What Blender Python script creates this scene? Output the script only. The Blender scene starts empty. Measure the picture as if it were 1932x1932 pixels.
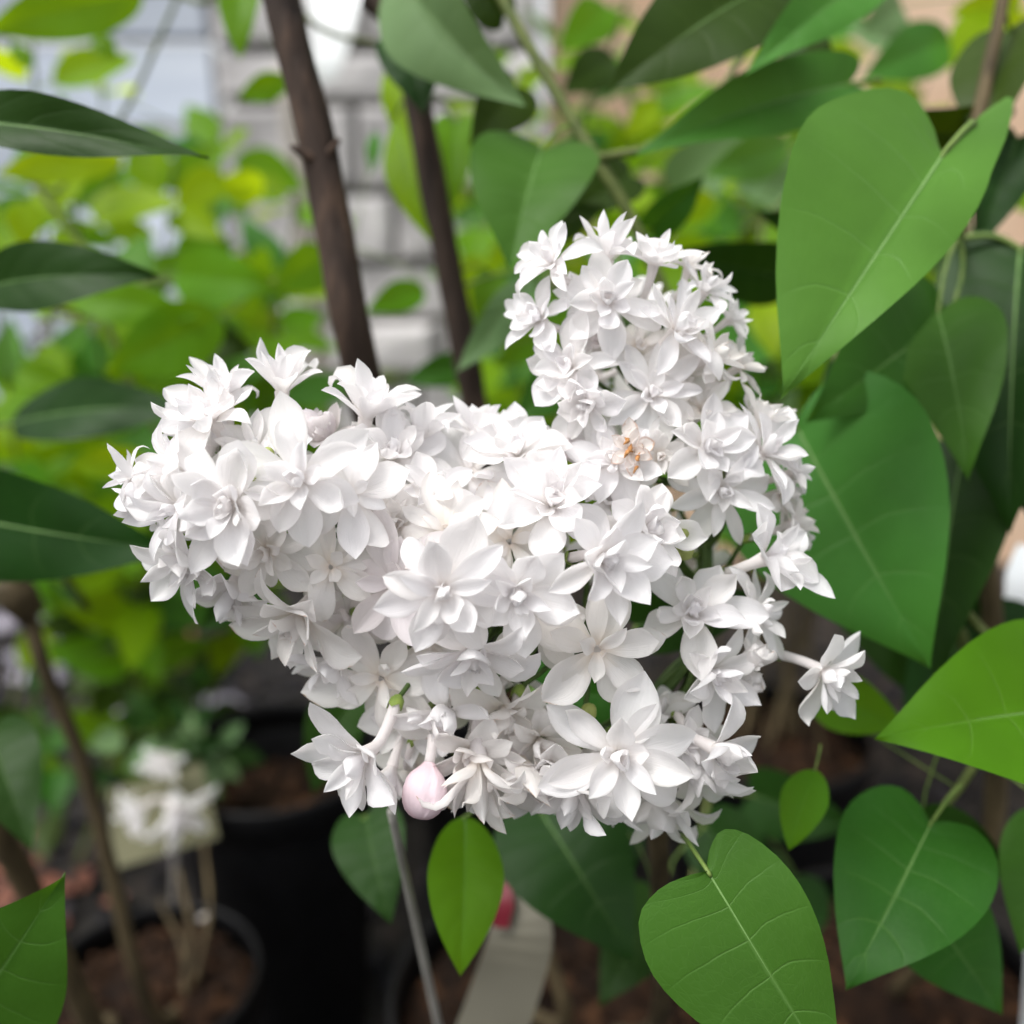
import bpy, math, random
import numpy as np
from mathutils import Vector, noise as mnoise

R = math.radians
rng = random.Random(11)
scene = bpy.context.scene

# ------------------------------------------------------------------ camera
CAM = np.array([0.0, 0.0, 0.62]); PITCH = R(18.0); HALF = R(27.5); TH = math.tan(HALF)
cam_data = bpy.data.cameras.new('camera')
cam_data.sensor_width = 36.0; cam_data.sensor_height = 36.0
cam_data.lens = 18.0 / TH
cam_data.clip_start = 0.01; cam_data.clip_end = 300.0
cam_data.dof.use_dof = True
cam_data.dof.focus_distance = 0.206
cam_data.dof.aperture_fstop = 6.4
cam_data.dof.aperture_blades = 0
cam = bpy.data.objects.new('camera', cam_data)
scene.collection.objects.link(cam)
cam.location = CAM
cam.rotation_euler = (R(90) - PITCH, 0, 0)
scene.camera = cam

# ------------------------------------------------------------------ sky, sun, exposure
SUN_EL = R(62.0); SUN_AZ = R(-118.0)     # azimuth of the sun measured from +Y towards +X
world = bpy.data.worlds.new('World'); scene.world = world; world.use_nodes = True
wn = world.node_tree.nodes; wl = world.node_tree.links
sky = wn.new('ShaderNodeTexSky'); sky.sky_type = 'NISHITA'; sky.sun_disc = False
sky.sun_elevation = SUN_EL; sky.sun_rotation = SUN_AZ
sky.air_density = 1.0; sky.dust_density = 4.0; sky.ozone_density = 0.6
hs = wn.new('ShaderNodeHueSaturation'); hs.inputs['Saturation'].default_value = 0.12
wl.new(sky.outputs[0], hs.inputs['Color'])
wl.new(hs.outputs[0], wn['Background'].inputs[0])
wn['Background'].inputs[1].default_value = 0.10
sun_d = bpy.data.lights.new('sun', 'SUN'); sun_d.energy = 0.95; sun_d.angle = R(30.0); sun_d.color = (1.0, 0.965, 0.92)
sun = bpy.data.objects.new('sun', sun_d); scene.collection.objects.link(sun)
sun.location = (0, 0, 5)
sv = Vector((math.sin(SUN_AZ) * math.cos(SUN_EL), math.cos(SUN_AZ) * math.cos(SUN_EL), math.sin(SUN_EL)))
sun.rotation_euler = sv.to_track_quat('Z', 'Y').to_euler()
scene.view_settings.view_transform = 'Standard'
scene.view_settings.look = 'None'
scene.view_settings.gamma = 1.0
scene.view_settings.use_curve_mapping = False
scene.view_settings.exposure = 1.27
scene.render.engine = 'CYCLES'
scene.cycles.use_denoising = True
scene.cycles.max_bounces = 10; scene.cycles.diffuse_bounces = 8; scene.cycles.transmission_bounces = 8
scene.cycles.transparent_max_bounces = 4; scene.cycles.glossy_bounces = 3
scene.cycles.caustics_reflective = False; scene.cycles.caustics_refractive = False

# ------------------------------------------------------------------ helpers
PX = TH / 966.0                      # metres per photograph pixel (1932 wide) at 1 m depth
CP, SP = math.cos(PITCH), math.sin(PITCH)
RT = np.array([1.0, 0, 0]); FW = np.array([0, CP, -SP]); UP = np.array([0, SP, CP])

def P(dx, dy, d):
    return CAM + d * (FW + RT * ((dx - 966) * PX) - UP * ((dy - 966) * PX))
def Dv(x, y, z):
    v = RT * x + UP * y - FW * z
    return v / np.linalg.norm(v)
def unit(v):
    v = np.asarray(v, float); return v / max(np.linalg.norm(v), 1e-9)
def at_height(dx, dy, z):
    r = FW + RT * ((dx - 966) * PX) - UP * ((dy - 966) * PX)
    return CAM + r * ((z - CAM[2]) / r[2])

ORG = {}
def link(o, parent, origin):
    scene.collection.objects.link(o)
    origin = np.asarray(origin, float)
    ORG[o.name] = origin
    if parent is not None:
        o.parent = parent
        o.location = origin - ORG[parent.name]
    else:
        o.location = origin
    return o
def mk(name, V, F, mat, parent=None, origin=None, uv=None, smooth=True, kind=None):
    V = np.asarray(V, float)
    if origin is None: origin = V.mean(axis=0)
    me = bpy.data.meshes.new(name)
    me.from_pydata((V - origin).tolist(), [], F)
    if smooth: me.polygons.foreach_set('use_smooth', [True] * len(me.polygons))
    if uv is not None:
        l = me.uv_layers.new(name='UVMap')
        idx = np.empty(len(me.loops), dtype=np.int32); me.loops.foreach_get('vertex_index', idx)
        l.data.foreach_set('uv', np.asarray(uv, np.float32)[idx].ravel())
    mats = mat if isinstance(mat, (list, tuple)) else [mat]
    for m in mats: me.materials.append(m)
    me.update()
    o = bpy.data.objects.new(name, me)
    if kind: o['kind'] = kind
    return link(o, parent, origin)
def thing(name, label, cat, origin, group=None):
    o = bpy.data.objects.new(name, None); o.empty_display_size = 0.02
    link(o, None, origin)
    o['label'] = label; o['category'] = cat
    if group: o['group'] = group
    return o
def tag(o, label, cat, group=None):
    o['label'] = label; o['category'] = cat
    if group: o['group'] = group
    return o

def catmull(pts, n):
    pts = np.asarray(pts, float)
    if len(pts) == 2:
        t = np.linspace(0, 1, n)[:, None]; return pts[0] * (1 - t) + pts[1] * t
    p = np.vstack([2 * pts[0] - pts[1], pts, 2 * pts[-1] - pts[-2]])
    out = []
    m = len(pts) - 1
    for s in np.linspace(0, m - 1e-6, n):
        i = int(s); t = s - i
        a, b, c, d = p[i], p[i + 1], p[i + 2], p[i + 3]
        out.append(0.5 * (2 * b + (c - a) * t + (2 * a - 5 * b + 4 * c - d) * t * t + (3 * b - a - 3 * c + d) * t ** 3))
    return np.array(out)

def tube(path, radii, seg=8, cap=True, bump=0.0):
    path = np.asarray(path, float); n = len(path)
    radii = np.interp(np.linspace(0, 1, n), np.linspace(0, 1, len(radii)), radii) if not np.isscalar(radii) else np.full(n, radii)
    V = []; F = []; UVs = []
    tan = np.gradient(path, axis=0)
    ref = np.array([0.31, 0.2, 0.93]); L = 0.0
    for i in range(n):
        t = unit(tan[i])
        a = np.cross(t, ref); a = unit(a); b = np.cross(t, a)
        if i: L += np.linalg.norm(path[i] - path[i - 1])
        for k in range(seg):
            th = 2 * math.pi * k / seg
            r = radii[i] * (1 + bump * mnoise.noise(Vector(path[i] * 60) + Vector((k * 3.1, 0, 0))))
            V.append(path[i] + a * math.cos(th) * r + b * math.sin(th) * r); UVs.append((k / seg, L))
    for i in range(n - 1):
        for k in range(seg):
            k2 = (k + 1) % seg
            F.append((i * seg + k, i * seg + k2, (i + 1) * seg + k2, (i + 1) * seg + k))
    if cap:
        F.append(tuple(range(seg))[::-1]); F.append(tuple((n - 1) * seg + k for k in range(seg)))
    return V, F, UVs
def join(parts):
    V = []; F = []; U = []
    for p in parts:
        o = len(V); V += list(p[0]); F += [tuple(i + o for i in f) for f in p[1]]
        if len(p) > 2: U += list(p[2])
    return V, F, (U if len(U) == len(V) else None)

# ------------------------------------------------------------------ materials
def newmat(name):
    m = bpy.data.materials.new(name); m.use_nodes = True
    nt = m.node_tree; b = nt.nodes['Principled BSDF']; out = nt.nodes['Material Output']
    return m, nt, nt.nodes, nt.links, b, out
def ramp(nodes, stops, interp='LINEAR'):
    r = nodes.new('ShaderNodeValToRGB'); cr = r.color_ramp; cr.interpolation = interp
    while len(cr.elements) < len(stops): cr.elements.new(0.5)
    for e, (p, c) in zip(cr.elements, stops):
        e.position = p; e.color = (*c, 1) if len(c) == 3 else c
    return r
def math_node(nt, op, a, b=None, clamp=False):
    n = nt.nodes.new('ShaderNodeMath'); n.operation = op; n.use_clamp = clamp
    for i, x in enumerate((a, b)):
        if x is None: continue
        if isinstance(x, (int, float)): n.inputs[i].default_value = x
        else: nt.links.new(x, n.inputs[i])
    return n.outputs[0]

def petal_mat(name, col, throat, trans=(0.97, 0.95, 0.945), tfac=0.42, brown=0.0):
    m, nt, N, L, b, out = newmat(name)
    uv = N.new('ShaderNodeUVMap'); sep = N.new('ShaderNodeSeparateXYZ'); L.new(uv.outputs[0], sep.inputs[0])
    cr = ramp(N, [(0.0, throat), (0.38, col), (1.0, col)]); L.new(sep.outputs[0], cr.inputs[0])
    oi = N.new('ShaderNodeObjectInfo')
    tint = ramp(N, [(0.0, (1, 0.985, 0.965)), (0.5, (1, 1, 1)), (1.0, (0.975, 0.97, 0.985))]); L.new(oi.outputs['Random'], tint.inputs[0])
    mul = N.new('ShaderNodeMix'); mul.data_type = 'RGBA'; mul.blend_type = 'MULTIPLY'; mul.inputs[0].default_value = 1.0
    L.new(cr.outputs[0], mul.inputs[6]); L.new(tint.outputs[0], mul.inputs[7])
    colo = mul.outputs[2]
    if brown > 0:
        bn = N.new('ShaderNodeTexNoise'); bn.inputs['Scale'].default_value = 900; bn.inputs['Detail'].default_value = 3
        tcx = N.new('ShaderNodeTexCoord'); L.new(tcx.outputs['Object'], bn.inputs['Vector'])
        ve = math_node(nt, 'ABSOLUTE', math_node(nt, 'SUBTRACT', math_node(nt, 'MULTIPLY', sep.outputs[1], 2.0), 1.0))
        k = math_node(nt, 'ADD', math_node(nt, 'MULTIPLY', math_node(nt, 'POWER', ve, 3.0), 0.5), math_node(nt, 'MULTIPLY', math_node(nt, 'POWER', sep.outputs[0], 4.0), 0.55))
        k = math_node(nt, 'ADD', k, math_node(nt, 'MULTIPLY', bn.outputs[0], 0.8))
        k = math_node(nt, 'MULTIPLY', math_node(nt, 'SUBTRACT', k, 1.15 - brown), 7.0, clamp=True)
        bm = N.new('ShaderNodeMix'); bm.data_type = 'RGBA'; L.new(k, bm.inputs[0]); L.new(colo, bm.inputs[6]); bm.inputs[7].default_value = (0.46, 0.20, 0.07, 1)
        colo = bm.outputs[2]
    L.new(colo, b.inputs['Base Color'])
    b.inputs['Roughness'].default_value = 0.6; b.inputs['Specular IOR Level'].default_value = 0.2
    # long fine veins
    mp = N.new('ShaderNodeMapping'); mp.inputs['Scale'].default_value = (1.6, 15, 1); L.new(uv.outputs[0], mp.inputs[0])
    nz = N.new('ShaderNodeTexNoise'); nz.inputs['Scale'].default_value = 1.6; nz.inputs['Detail'].default_value = 2.5
    L.new(mp.outputs[0], nz.inputs['Vector'])
    bp = N.new('ShaderNodeBump'); bp.inputs['Strength'].default_value = 0.28; bp.inputs['Distance'].default_value = 0.0006
    L.new(nz.outputs[0], bp.inputs['Height']); L.new(bp.outputs[0], b.inputs['Normal'])
    tr = N.new('ShaderNodeBsdfTranslucent'); tr.inputs[0].default_value = (*trans, 1); L.new(bp.outputs[0], tr.inputs[1])
    # tissue is thinner towards the margin
    e = math_node(nt, 'ABSOLUTE', math_node(nt, 'SUBTRACT', math_node(nt, 'MULTIPLY', sep.outputs[1], 2.0), 1.0))
    e = math_node(nt, 'POWER', e, 7.0)
    f = math_node(nt, 'ADD', math_node(nt, 'MULTIPLY', e, 0.3), tfac)
    mx = N.new('ShaderNodeMixShader'); L.new(f, mx.inputs[0]); L.new(b.outputs[0], mx.inputs[1]); L.new(tr.outputs[0], mx.inputs[2])
    L.new(mx.outputs[0], out.inputs[0])
    return m

def leaf_mat(name, col, trans, tfac=0.3, vein=(0.2, 0.34, 0.1), veinamt=0.45, rough=0.42, var=0.25, spots=0.0):
    m, nt, N, L, b, out = newmat(name)
    uv = N.new('ShaderNodeUVMap'); sep = N.new('ShaderNodeSeparateXYZ'); L.new(uv.outputs[0], sep.inputs[0])
    v = math_node(nt, 'ABSOLUTE', math_node(nt, 'SUBTRACT', math_node(nt, 'MULTIPLY', sep.outputs[1], 2.0), 1.0))
    # lateral veins: arcs leaving the midrib
    t = math_node(nt, 'SUBTRACT', sep.outputs[0], math_node(nt, 'MULTIPLY', math_node(nt, 'MULTIPLY', math_node(nt, 'POWER', v, 1.35), math_node(nt, 'SUBTRACT', 1.0, sep.outputs[0])), 0.30))
    nzv = N.new('ShaderNodeTexNoise'); nzv.inputs['Scale'].default_value = 2.2; L.new(uv.outputs[0], nzv.inputs['Vector'])
    t = math_node(nt, 'ADD', t, math_node(nt, 'MULTIPLY', nzv.outputs[0], 0.05))
    fr = math_node(nt, 'FRACT', math_node(nt, 'MULTIPLY', t, 6.5))
    d = math_node(nt, 'ABSOLUTE', math_node(nt, 'SUBTRACT', fr, 0.5))
    lat = math_node(nt, 'SUBTRACT', 1.0, math_node(nt, 'MULTIPLY', d, 30.0), clamp=True)
    lat = math_node(nt, 'MULTIPLY', lat, math_node(nt, 'SUBTRACT', 1.0, math_node(nt, 'MULTIPLY', v, 1.05), clamp=True))
    mid = math_node(nt, 'SUBTRACT', 1.0, math_node(nt, 'MULTIPLY', v, 26.0), clamp=True)
    net = N.new('ShaderNodeTexVoronoi'); net.feature = 'DISTANCE_TO_EDGE'; net.inputs['Scale'].default_value = 26
    L.new(uv.outputs[0], net.inputs['Vector'])
    netl = math_node(nt, 'SUBTRACT', 1.0, math_node(nt, 'MULTIPLY', net.outputs['Distance'], 9.0), clamp=True)
    vm = math_node(nt, 'ADD', math_node(nt, 'MAXIMUM', lat, mid), math_node(nt, 'MULTIPLY', netl, 0.10), clamp=True)
    # colour variation, per leaf and across the blade
    oi = N.new('ShaderNodeObjectInfo')
    tc = N.new('ShaderNodeTexCoord')
    nz = N.new('ShaderNodeTexNoise'); nz.inputs['Scale'].default_value = 35; nz.inputs['Detail'].default_value = 3
    L.new(tc.outputs['Object'], nz.inputs['Vector'])
    h = N.new('ShaderNodeHueSaturation'); h.inputs['Color'].default_value = (*col, 1)
    val = math_node(nt, 'ADD', math_node(nt, 'MULTIPLY', math_node(nt, 'SUBTRACT', oi.outputs['Random'], 0.5), var),
                    math_node(nt, 'ADD', math_node(nt, 'MULTIPLY', math_node(nt, 'SUBTRACT', nz.outputs[0], 0.5), 0.8), 1.0))
    L.new(val, h.inputs['Value'])
    hu = math_node(nt, 'ADD', math_node(nt, 'MULTIPLY', math_node(nt, 'SUBTRACT', oi.outputs['Random'], 0.5), -0.03), 0.5); L.new(hu, h.inputs['Hue'])
    mx = N.new('ShaderNodeMix'); mx.data_type = 'RGBA'; L.new(math_node(nt, 'MULTIPLY', vm, veinamt), mx.inputs[0])
    L.new(h.outputs[0], mx.inputs[6]); mx.inputs[7].default_value = (*vein, 1)
    colout = mx.outputs[2]
    if spots > 0:
        vo = N.new('ShaderNodeTexVoronoi'); vo.inputs['Scale'].default_value = 55; vo.inputs['Randomness'].default_value = 1.0
        L.new(tc.outputs['Object'], vo.inputs['Vector'])
        sp_ = N.new('ShaderNodeSeparateColor'); L.new(vo.outputs['Color'], sp_.inputs[0])
        s1 = math_node(nt, 'LESS_THAN', vo.outputs['Distance'], 0.13)
        s2 = math_node(nt, 'LESS_THAN', sp_.outputs[0], spots)
        mm = N.new('ShaderNodeMix'); mm.data_type = 'RGBA'
        L.new(math_node(nt, 'MULTIPLY', math_node(nt, 'MULTIPLY', s1, s2), 0.75), mm.inputs[0]); L.new(colout, mm.inputs[6]); mm.inputs[7].default_value = (0.018, 0.03, 0.012, 1)
        colout = mm.outputs[2]
    L.new(colout, b.inputs['Base Color'])
    b.inputs['Roughness'].default_value = rough; b.inputs['Specular IOR Level'].default_value = 0.13
    bp = N.new('ShaderNodeBump'); bp.inputs['Strength'].default_value = 0.3; bp.inputs['Distance'].default_value = 0.0008; bp.invert = True
    pk = math_node(nt, 'MULTIPLY', math_node(nt, 'POWER', math_node(nt, 'MULTIPLY', d, 2.0), 0.6), -0.55)
    L.new(math_node(nt, 'ADD', math_node(nt, 'ADD', vm, pk), math_node(nt, 'MULTIPLY', nz.outputs[0], 1.2)), bp.inputs['Height'])
    L.new(bp.outputs[0], b.inputs['Normal'])
    tr = N.new('ShaderNodeBsdfTranslucent'); tr.inputs[0].default_value = (*trans, 1)
    ms = N.new('ShaderNodeMixShader'); ms.inputs[0].default_value = tfac
    L.new(b.outputs[0], ms.inputs[1]); L.new(tr.outputs[0], ms.inputs[2]); L.new(ms.outputs[0], out.inputs[0])
    return m

def noise_mat(name, c1, c2, scale=30, rough=0.8, bump=0.4, dist=0.002, detail=6, spec=0.3, stretch=(1, 1, 1), c3=None):
    m, nt, N, L, b, out = newmat(name)
    tc = N.new('ShaderNodeTexCoord'); mp = N.new('ShaderNodeMapping'); mp.inputs['Scale'].default_value = stretch
    L.new(tc.outputs['Object'], mp.inputs[0])
    nz = N.new('ShaderNodeTexNoise'); nz.inputs['Scale'].default_value = scale; nz.inputs['Detail'].default_value = detail
    L.new(mp.outputs[0], nz.inputs['Vector'])
    st = [(0.3, c1), (0.7, c2)] if c3 is None else [(0.28, c1), (0.55, c2), (0.72, c3)]
    cr = ramp(N, st); L.new(nz.outputs[0], cr.inputs[0])
    oi = N.new('ShaderNodeObjectInfo'); h = N.new('ShaderNodeHueSaturation')
    L.new(math_node(nt, 'ADD', math_node(nt, 'MULTIPLY', oi.outputs['Random'], 0.36), 0.82), h.inputs['Value'])
    L.new(cr.outputs[0], h.inputs['Color']); L.new(h.outputs[0], b.inputs['Base Color'])
    b.inputs['Roughness'].default_value = rough; b.inputs['Specular IOR Level'].default_value = spec
    bp = N.new('ShaderNodeBump'); bp.inputs['Strength'].default_value = bump; bp.inputs['Distance'].default_value = dist
    L.new(nz.outputs[0], bp.inputs['Height']); L.new(bp.outputs[0], b.inputs['Normal'])
    return m

M_petal = petal_mat('petal_white', (0.935, 0.93, 0.94), (0.90, 0.87, 0.84))
M_wither = petal_mat('petal_withered', (0.86, 0.80, 0.74), (0.78, 0.62, 0.45), brown=0.42)
M_cream = petal_mat('petal_cream', (0.92, 0.905, 0.885), (0.89, 0.81, 0.71), brown=0.03)
M_blush = petal_mat('petal_blush', (0.92, 0.87, 0.89), (0.89, 0.82, 0.82))
M_pink = petal_mat('bud_pink', (0.85, 0.71, 0.76), (0.82, 0.64, 0.68), trans=(0.9, 0.7, 0.75), tfac=0.2)
M_budgreen = petal_mat('bud_green', (0.42, 0.48, 0.16), (0.25, 0.34, 0.08), trans=(0.5, 0.55, 0.15), tfac=0.2)
M_tube = petal_mat('corolla_tube', (0.88, 0.84, 0.83), (0.72, 0.72, 0.55))
M_brown = noise_mat('withered', (0.30, 0.12, 0.035), (0.58, 0.30, 0.12), 400, 0.8, 0.5, 0.0005)
M_calyx = noise_mat('calyx_green', (0.10, 0.17, 0.03), (0.24, 0.32, 0.07), 300, 0.6, 0.2, 0.0004)
M_rachis = noise_mat('rachis_green', (0.035, 0.075, 0.012), (0.08, 0.13, 0.03), 300, 0.55, 0.3, 0.0004)

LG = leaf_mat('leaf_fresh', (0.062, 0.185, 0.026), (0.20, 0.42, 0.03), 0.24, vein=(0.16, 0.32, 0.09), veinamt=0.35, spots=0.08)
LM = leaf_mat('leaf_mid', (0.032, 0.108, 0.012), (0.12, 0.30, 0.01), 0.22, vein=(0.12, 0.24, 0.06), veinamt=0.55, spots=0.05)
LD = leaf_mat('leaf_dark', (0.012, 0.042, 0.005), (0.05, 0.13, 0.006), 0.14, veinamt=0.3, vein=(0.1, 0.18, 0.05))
LO = leaf_mat('leaf_olive', (0.024, 0.050, 0.004), (0.09, 0.15, 0.0), 0.14, veinamt=0.25, vein=(0.1, 0.15, 0.03))  # shade on undersides seen from below is put into this darker olive
LY = leaf_mat('leaf_young', (0.180, 0.320, 0.004), (0.62, 0.80, 0.01), 0.52, vein=(0.25, 0.36, 0.08), veinamt=0.4)
LP = leaf_mat('leaf_pale', (0.115, 0.205, 0.085), (0.22, 0.4, 0.08), 0.22, vein=(0.24, 0.33, 0.16), veinamt=0.5)
LB = leaf_mat('leaf_bright', (0.088, 0.225, 0.006), (0.38, 0.62, 0.006), 0.40, vein=(0.16, 0.3, 0.05), veinamt=0.4)
M_petiole = noise_mat('petiole_green', (0.09, 0.16, 0.03), (0.17, 0.24, 0.06), 200, 0.5, 0.2, 0.0004)
M_midrib = noise_mat('midrib_green', (0.10, 0.2, 0.05), (0.15, 0.27, 0.08), 200, 0.5, 0.2, 0.0004)
M_bark = noise_mat('bark_brown', (0.014, 0.009, 0.007), (0.045, 0.029, 0.021), 170, 0.8, 1.0, 0.0016, stretch=(1, 1, 0.22), c3=(0.10, 0.062, 0.042))
M_barkl = noise_mat('bark_olive', (0.035, 0.026, 0.012), (0.12, 0.09, 0.045), 140, 0.75, 0.6, 0.001, stretch=(1, 1, 0.25))
M_twig = noise_mat('twig_green', (0.07, 0.10, 0.025), (0.15, 0.18, 0.05), 140, 0.6, 0.3, 0.0006)
M_soil = noise_mat('soil_peat', (0.004, 0.0025, 0.0018), (0.018, 0.009, 0.005), 70, 0.95, 1.0, 0.006, c3=(0.075, 0.035, 0.016), spec=0.15)
M_crumb = noise_mat('peat_crumb', (0.006, 0.0035, 0.0025), (0.045, 0.022, 0.011), 160, 0.95, 0.8, 0.003, spec=0.15)
M_pot = noise_mat('pot_black', (0.0025, 0.0025, 0.003), (0.006, 0.006, 0.007), 60, 0.5, 0.08, 0.001, spec=0.22)
M_stone = noise_mat('stone_grey', (0.30, 0.29, 0.29), (0.55, 0.53, 0.53), 14, 0.9, 0.7, 0.006, c3=(0.72, 0.70, 0.69))
M_mortar = noise_mat('mortar_mossy', (0.08, 0.085, 0.06), (0.20, 0.19, 0.16), 40, 0.95, 0.6, 0.004)
M_moss = noise_mat('moss', (0.05, 0.09, 0.012), (0.16, 0.22, 0.04), 120, 0.95, 0.9, 0.004)
M_board = noise_mat('board_bluegrey', (0.34, 0.40, 0.50), (0.60, 0.66, 0.76), 9, 0.75, 0.4, 0.003, stretch=(0.12, 1, 1), c3=(0.74, 0.79, 0.86))
M_plaster = noise_mat('plaster_sunlit_peach', (0.72, 0.48, 0.32), (0.88, 0.66, 0.48), 7, 0.9, 0.3, 0.003)  # warm sunlight on the wall is mixed into this peach colour
M_ground = noise_mat('ground_dark', (0.006, 0.005, 0.005), (0.02, 0.018, 0.016), 25, 0.95, 0.8, 0.006, c3=(0.05, 0.035, 0.028))
M_gravel = noise_mat('dark_gravel', (0.010, 0.010, 0.012), (0.03, 0.028, 0.032), 40, 0.8, 0.4, 0.002, c3=(0.07, 0.06, 0.065), spec=0.2)
M_chip = noise_mat('slate_chip', (0.12, 0.12, 0.15), (0.30, 0.28, 0.33), 30, 0.7, 0.4, 0.002, c3=(0.48, 0.44, 0.48))  # brightness of lit slate is put into this pale colour
M_dead = noise_mat('dead_leaf', (0.10, 0.035, 0.025), (0.26, 0.11, 0.07), 60, 0.8, 0.4, 0.001)
M_card = noise_mat('card_khaki', (0.11, 0.11, 0.06), (0.15, 0.145, 0.085), 25, 0.7, 0.1, 0.0005)
M_labelp = noise_mat('label_beige', (0.15, 0.14, 0.105), (0.19, 0.18, 0.14), 20, 0.5, 0.1, 0.0005)
M_red = noise_mat('print_red', (0.13, 0.004, 0.015), (0.17, 0.008, 0.02), 30, 0.5, 0.05, 0.0003)
M_whitep = noise_mat('plastic_white', (0.82, 0.86, 0.88), (0.90, 0.92, 0.93), 12, 0.4, 0.05, 0.0005)
M_cane = noise_mat('cane_grey', (0.17, 0.165, 0.15), (0.34, 0.33, 0.30), 90, 0.6, 0.3, 0.0006, stretch=(1, 1, 0.1))
M_wood = noise_mat('wood_pale', (0.32, 0.29, 0.26), (0.52, 0.48, 0.44), 20, 0.8, 0.4, 0.002, stretch=(1, 1, 0.1))
M_plum = leaf_mat('leaf_plum', (0.075, 0.022, 0.035), (0.2, 0.04, 0.06), 0.2, veinamt=0.2)

# ------------------------------------------------------------------ ground and walls
S = 60.0
g = mk('ground', [(-S, -S, 0), (S, -S, 0), (S, S, 0), (-S, S, 0)], [(0, 1, 2, 3)], M_ground, origin=(0, 0, 0), smooth=False, kind='structure')

def box(x0, x1, y0, y1, z0, z1, jit=0.0, bev=0.0):
    j = lambda: rng.uniform(-jit, jit)
    if bev <= 0:
        V = [(x + j(), y + j(), z + j()) for z in (z0, z1) for y in (y0, y1) for x in (x0, x1)]
        return V, [(0, 2, 3, 1), (4, 5, 7, 6), (0, 1, 5, 4), (2, 6, 7, 3), (0, 4, 6, 2), (1, 3, 7, 5)]
    # block with a chamfered front (towards -y)
    V = [(x0, y1, z0), (x1, y1, z0), (x1, y1, z1), (x0, y1, z1),
         (x0, y0 + bev, z0), (x1, y0 + bev, z0), (x1, y0 + bev, z1), (x0, y0 + bev, z1)]
    V += [(x0 + bev + j(), y0 + j(), z0 + bev + j()), (x1 - bev + j(), y0 + j(), z0 + bev + j()), (x1 - bev + j(), y0 + j(), z1 - bev + j()), (x0 + bev + j(), y0 + j(), z1 - bev + j())]
    F = [(0, 3, 2, 1), (0, 1, 5, 4), (1, 2, 6, 5), (2, 3, 7, 6), (3, 0, 4, 7), (4, 5, 9, 8), (5, 6, 10, 9), (6, 7, 11, 10), (7, 4, 8, 11), (8, 9, 10, 11)]
    return V, F

wall = thing('stone_wall', 'pale grey coursed stone wall with mossy joints behind the brown stems', 'wall', (-0.18, 1.55, 0))
V, F = box(-0.40, 0.02, 1.53, 1.72, 0, 1.48); mk('wall_core', V, F, M_mortar, wall, smooth=False)
z = 0.01
while z < 1.45:
    hgt = rng.choice([0.07, 0.085, 0.10, 0.12]); x = -0.42
    while x < 0.0:
        w = rng.uniform(0.11, 0.26)
        V, F = box(x + 0.005, min(x + w, 0.04) - 0.005, 1.5 + rng.uniform(-0.008, 0.012), 1.56, z + 0.005, z + hgt - 0.005, 0.004, 0.009)
        mk('stone', V, F, M_stone, wall, smooth=False)
        if rng.random() < 0.22:
            xs = np.linspace(x + 0.01, min(x + w, 0.04) - 0.01, 9)
            p = [(a, 1.497 + rng.uniform(-.003, .003), z + hgt + rng.uniform(-.004, .004)) for a in xs]
            v, f, u = tube(p, [0.004, 0.010, 0.012, 0.009, 0.004], 7, bump=0.6); mk('moss_strip', v, f, M_moss, wall)
        x += w
    z += hgt

fence = thing('board_fence', 'weathered blue grey board fence behind the young green shrub', 'fence', (-1.3, 1.6, 0))
z = 0.06
for k in range(11):
    hgt = rng.uniform(0.105, 0.13)
    V, F = box(-2.7, -0.44, 1.56 + rng.uniform(-.01, .01), 1.60, z, z + hgt - 0.012, 0.003)
    mk('board', V, F, M_board, fence, smooth=False); z += hgt
for x in (-2.5, -1.75, -1.0):
    V, F = box(x, x + 0.07, 1.612, 1.69, 0, 1.42); mk('post', V, F, M_wood, fence, smooth=False)
pw = thing('rendered_wall', 'rendered garden wall with sunlight painted into its peach coat, between leaves of the right shrub', 'wall', (1.3, 1.7, 0))
V, F = box(0.06, 2.9, 1.62, 1.8, 0, 1.5); mk('render_coat', V, F, M_plaster, pw, smooth=False)
V, F = box(0.05, 2.92, 1.59, 1.83, 1.503, 1.56); mk('coping', V, F, M_stone, pw, smooth=False)

# ------------------------------------------------------------------ gravel, slate chips, dead leaves
def blob(c, r, flat=0.5, seed=0, n1=5, n2=7):
    V = []; F = []
    rr = random.Random(seed); q = rr.uniform(0, 6.28); st = rr.uniform(0.7, 1.4)
    for i in range(n1 + 1):
        th = math.pi * i / n1
        for k in range(n2):
            ph = 2 * math.pi * k / n2 + q
            s = r * (1 + rr.uniform(-0.16, 0.16))
            V.append((c[0] + s * st * math.sin(th) * math.cos(ph), c[1] + s / st * math.sin(th) * math.sin(ph), c[2] + s * flat * math.cos(th)))
    for i in range(n1):
        for k in range(n2):
            k2 = (k + 1) % n2
            F.append((i * n2 + k, (i + 1) * n2 + k, (i + 1) * n2 + k2, i * n2 + k2))
    return V, F
parts = []
for i in range(1500):
    x = rng.uniform(-0.9, 0.8); y = rng.uniform(0.30, 1.45)
    parts.append(blob((x, y, 0.004), rng.uniform(0.006, 0.014), 0.5, i, 3, 6))
V, F, _ = join(parts)
tag(mk('gravel', V, F, M_gravel, kind='stuff'), 'loose grey slate gravel covering the ground between pots', 'gravel')

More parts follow.
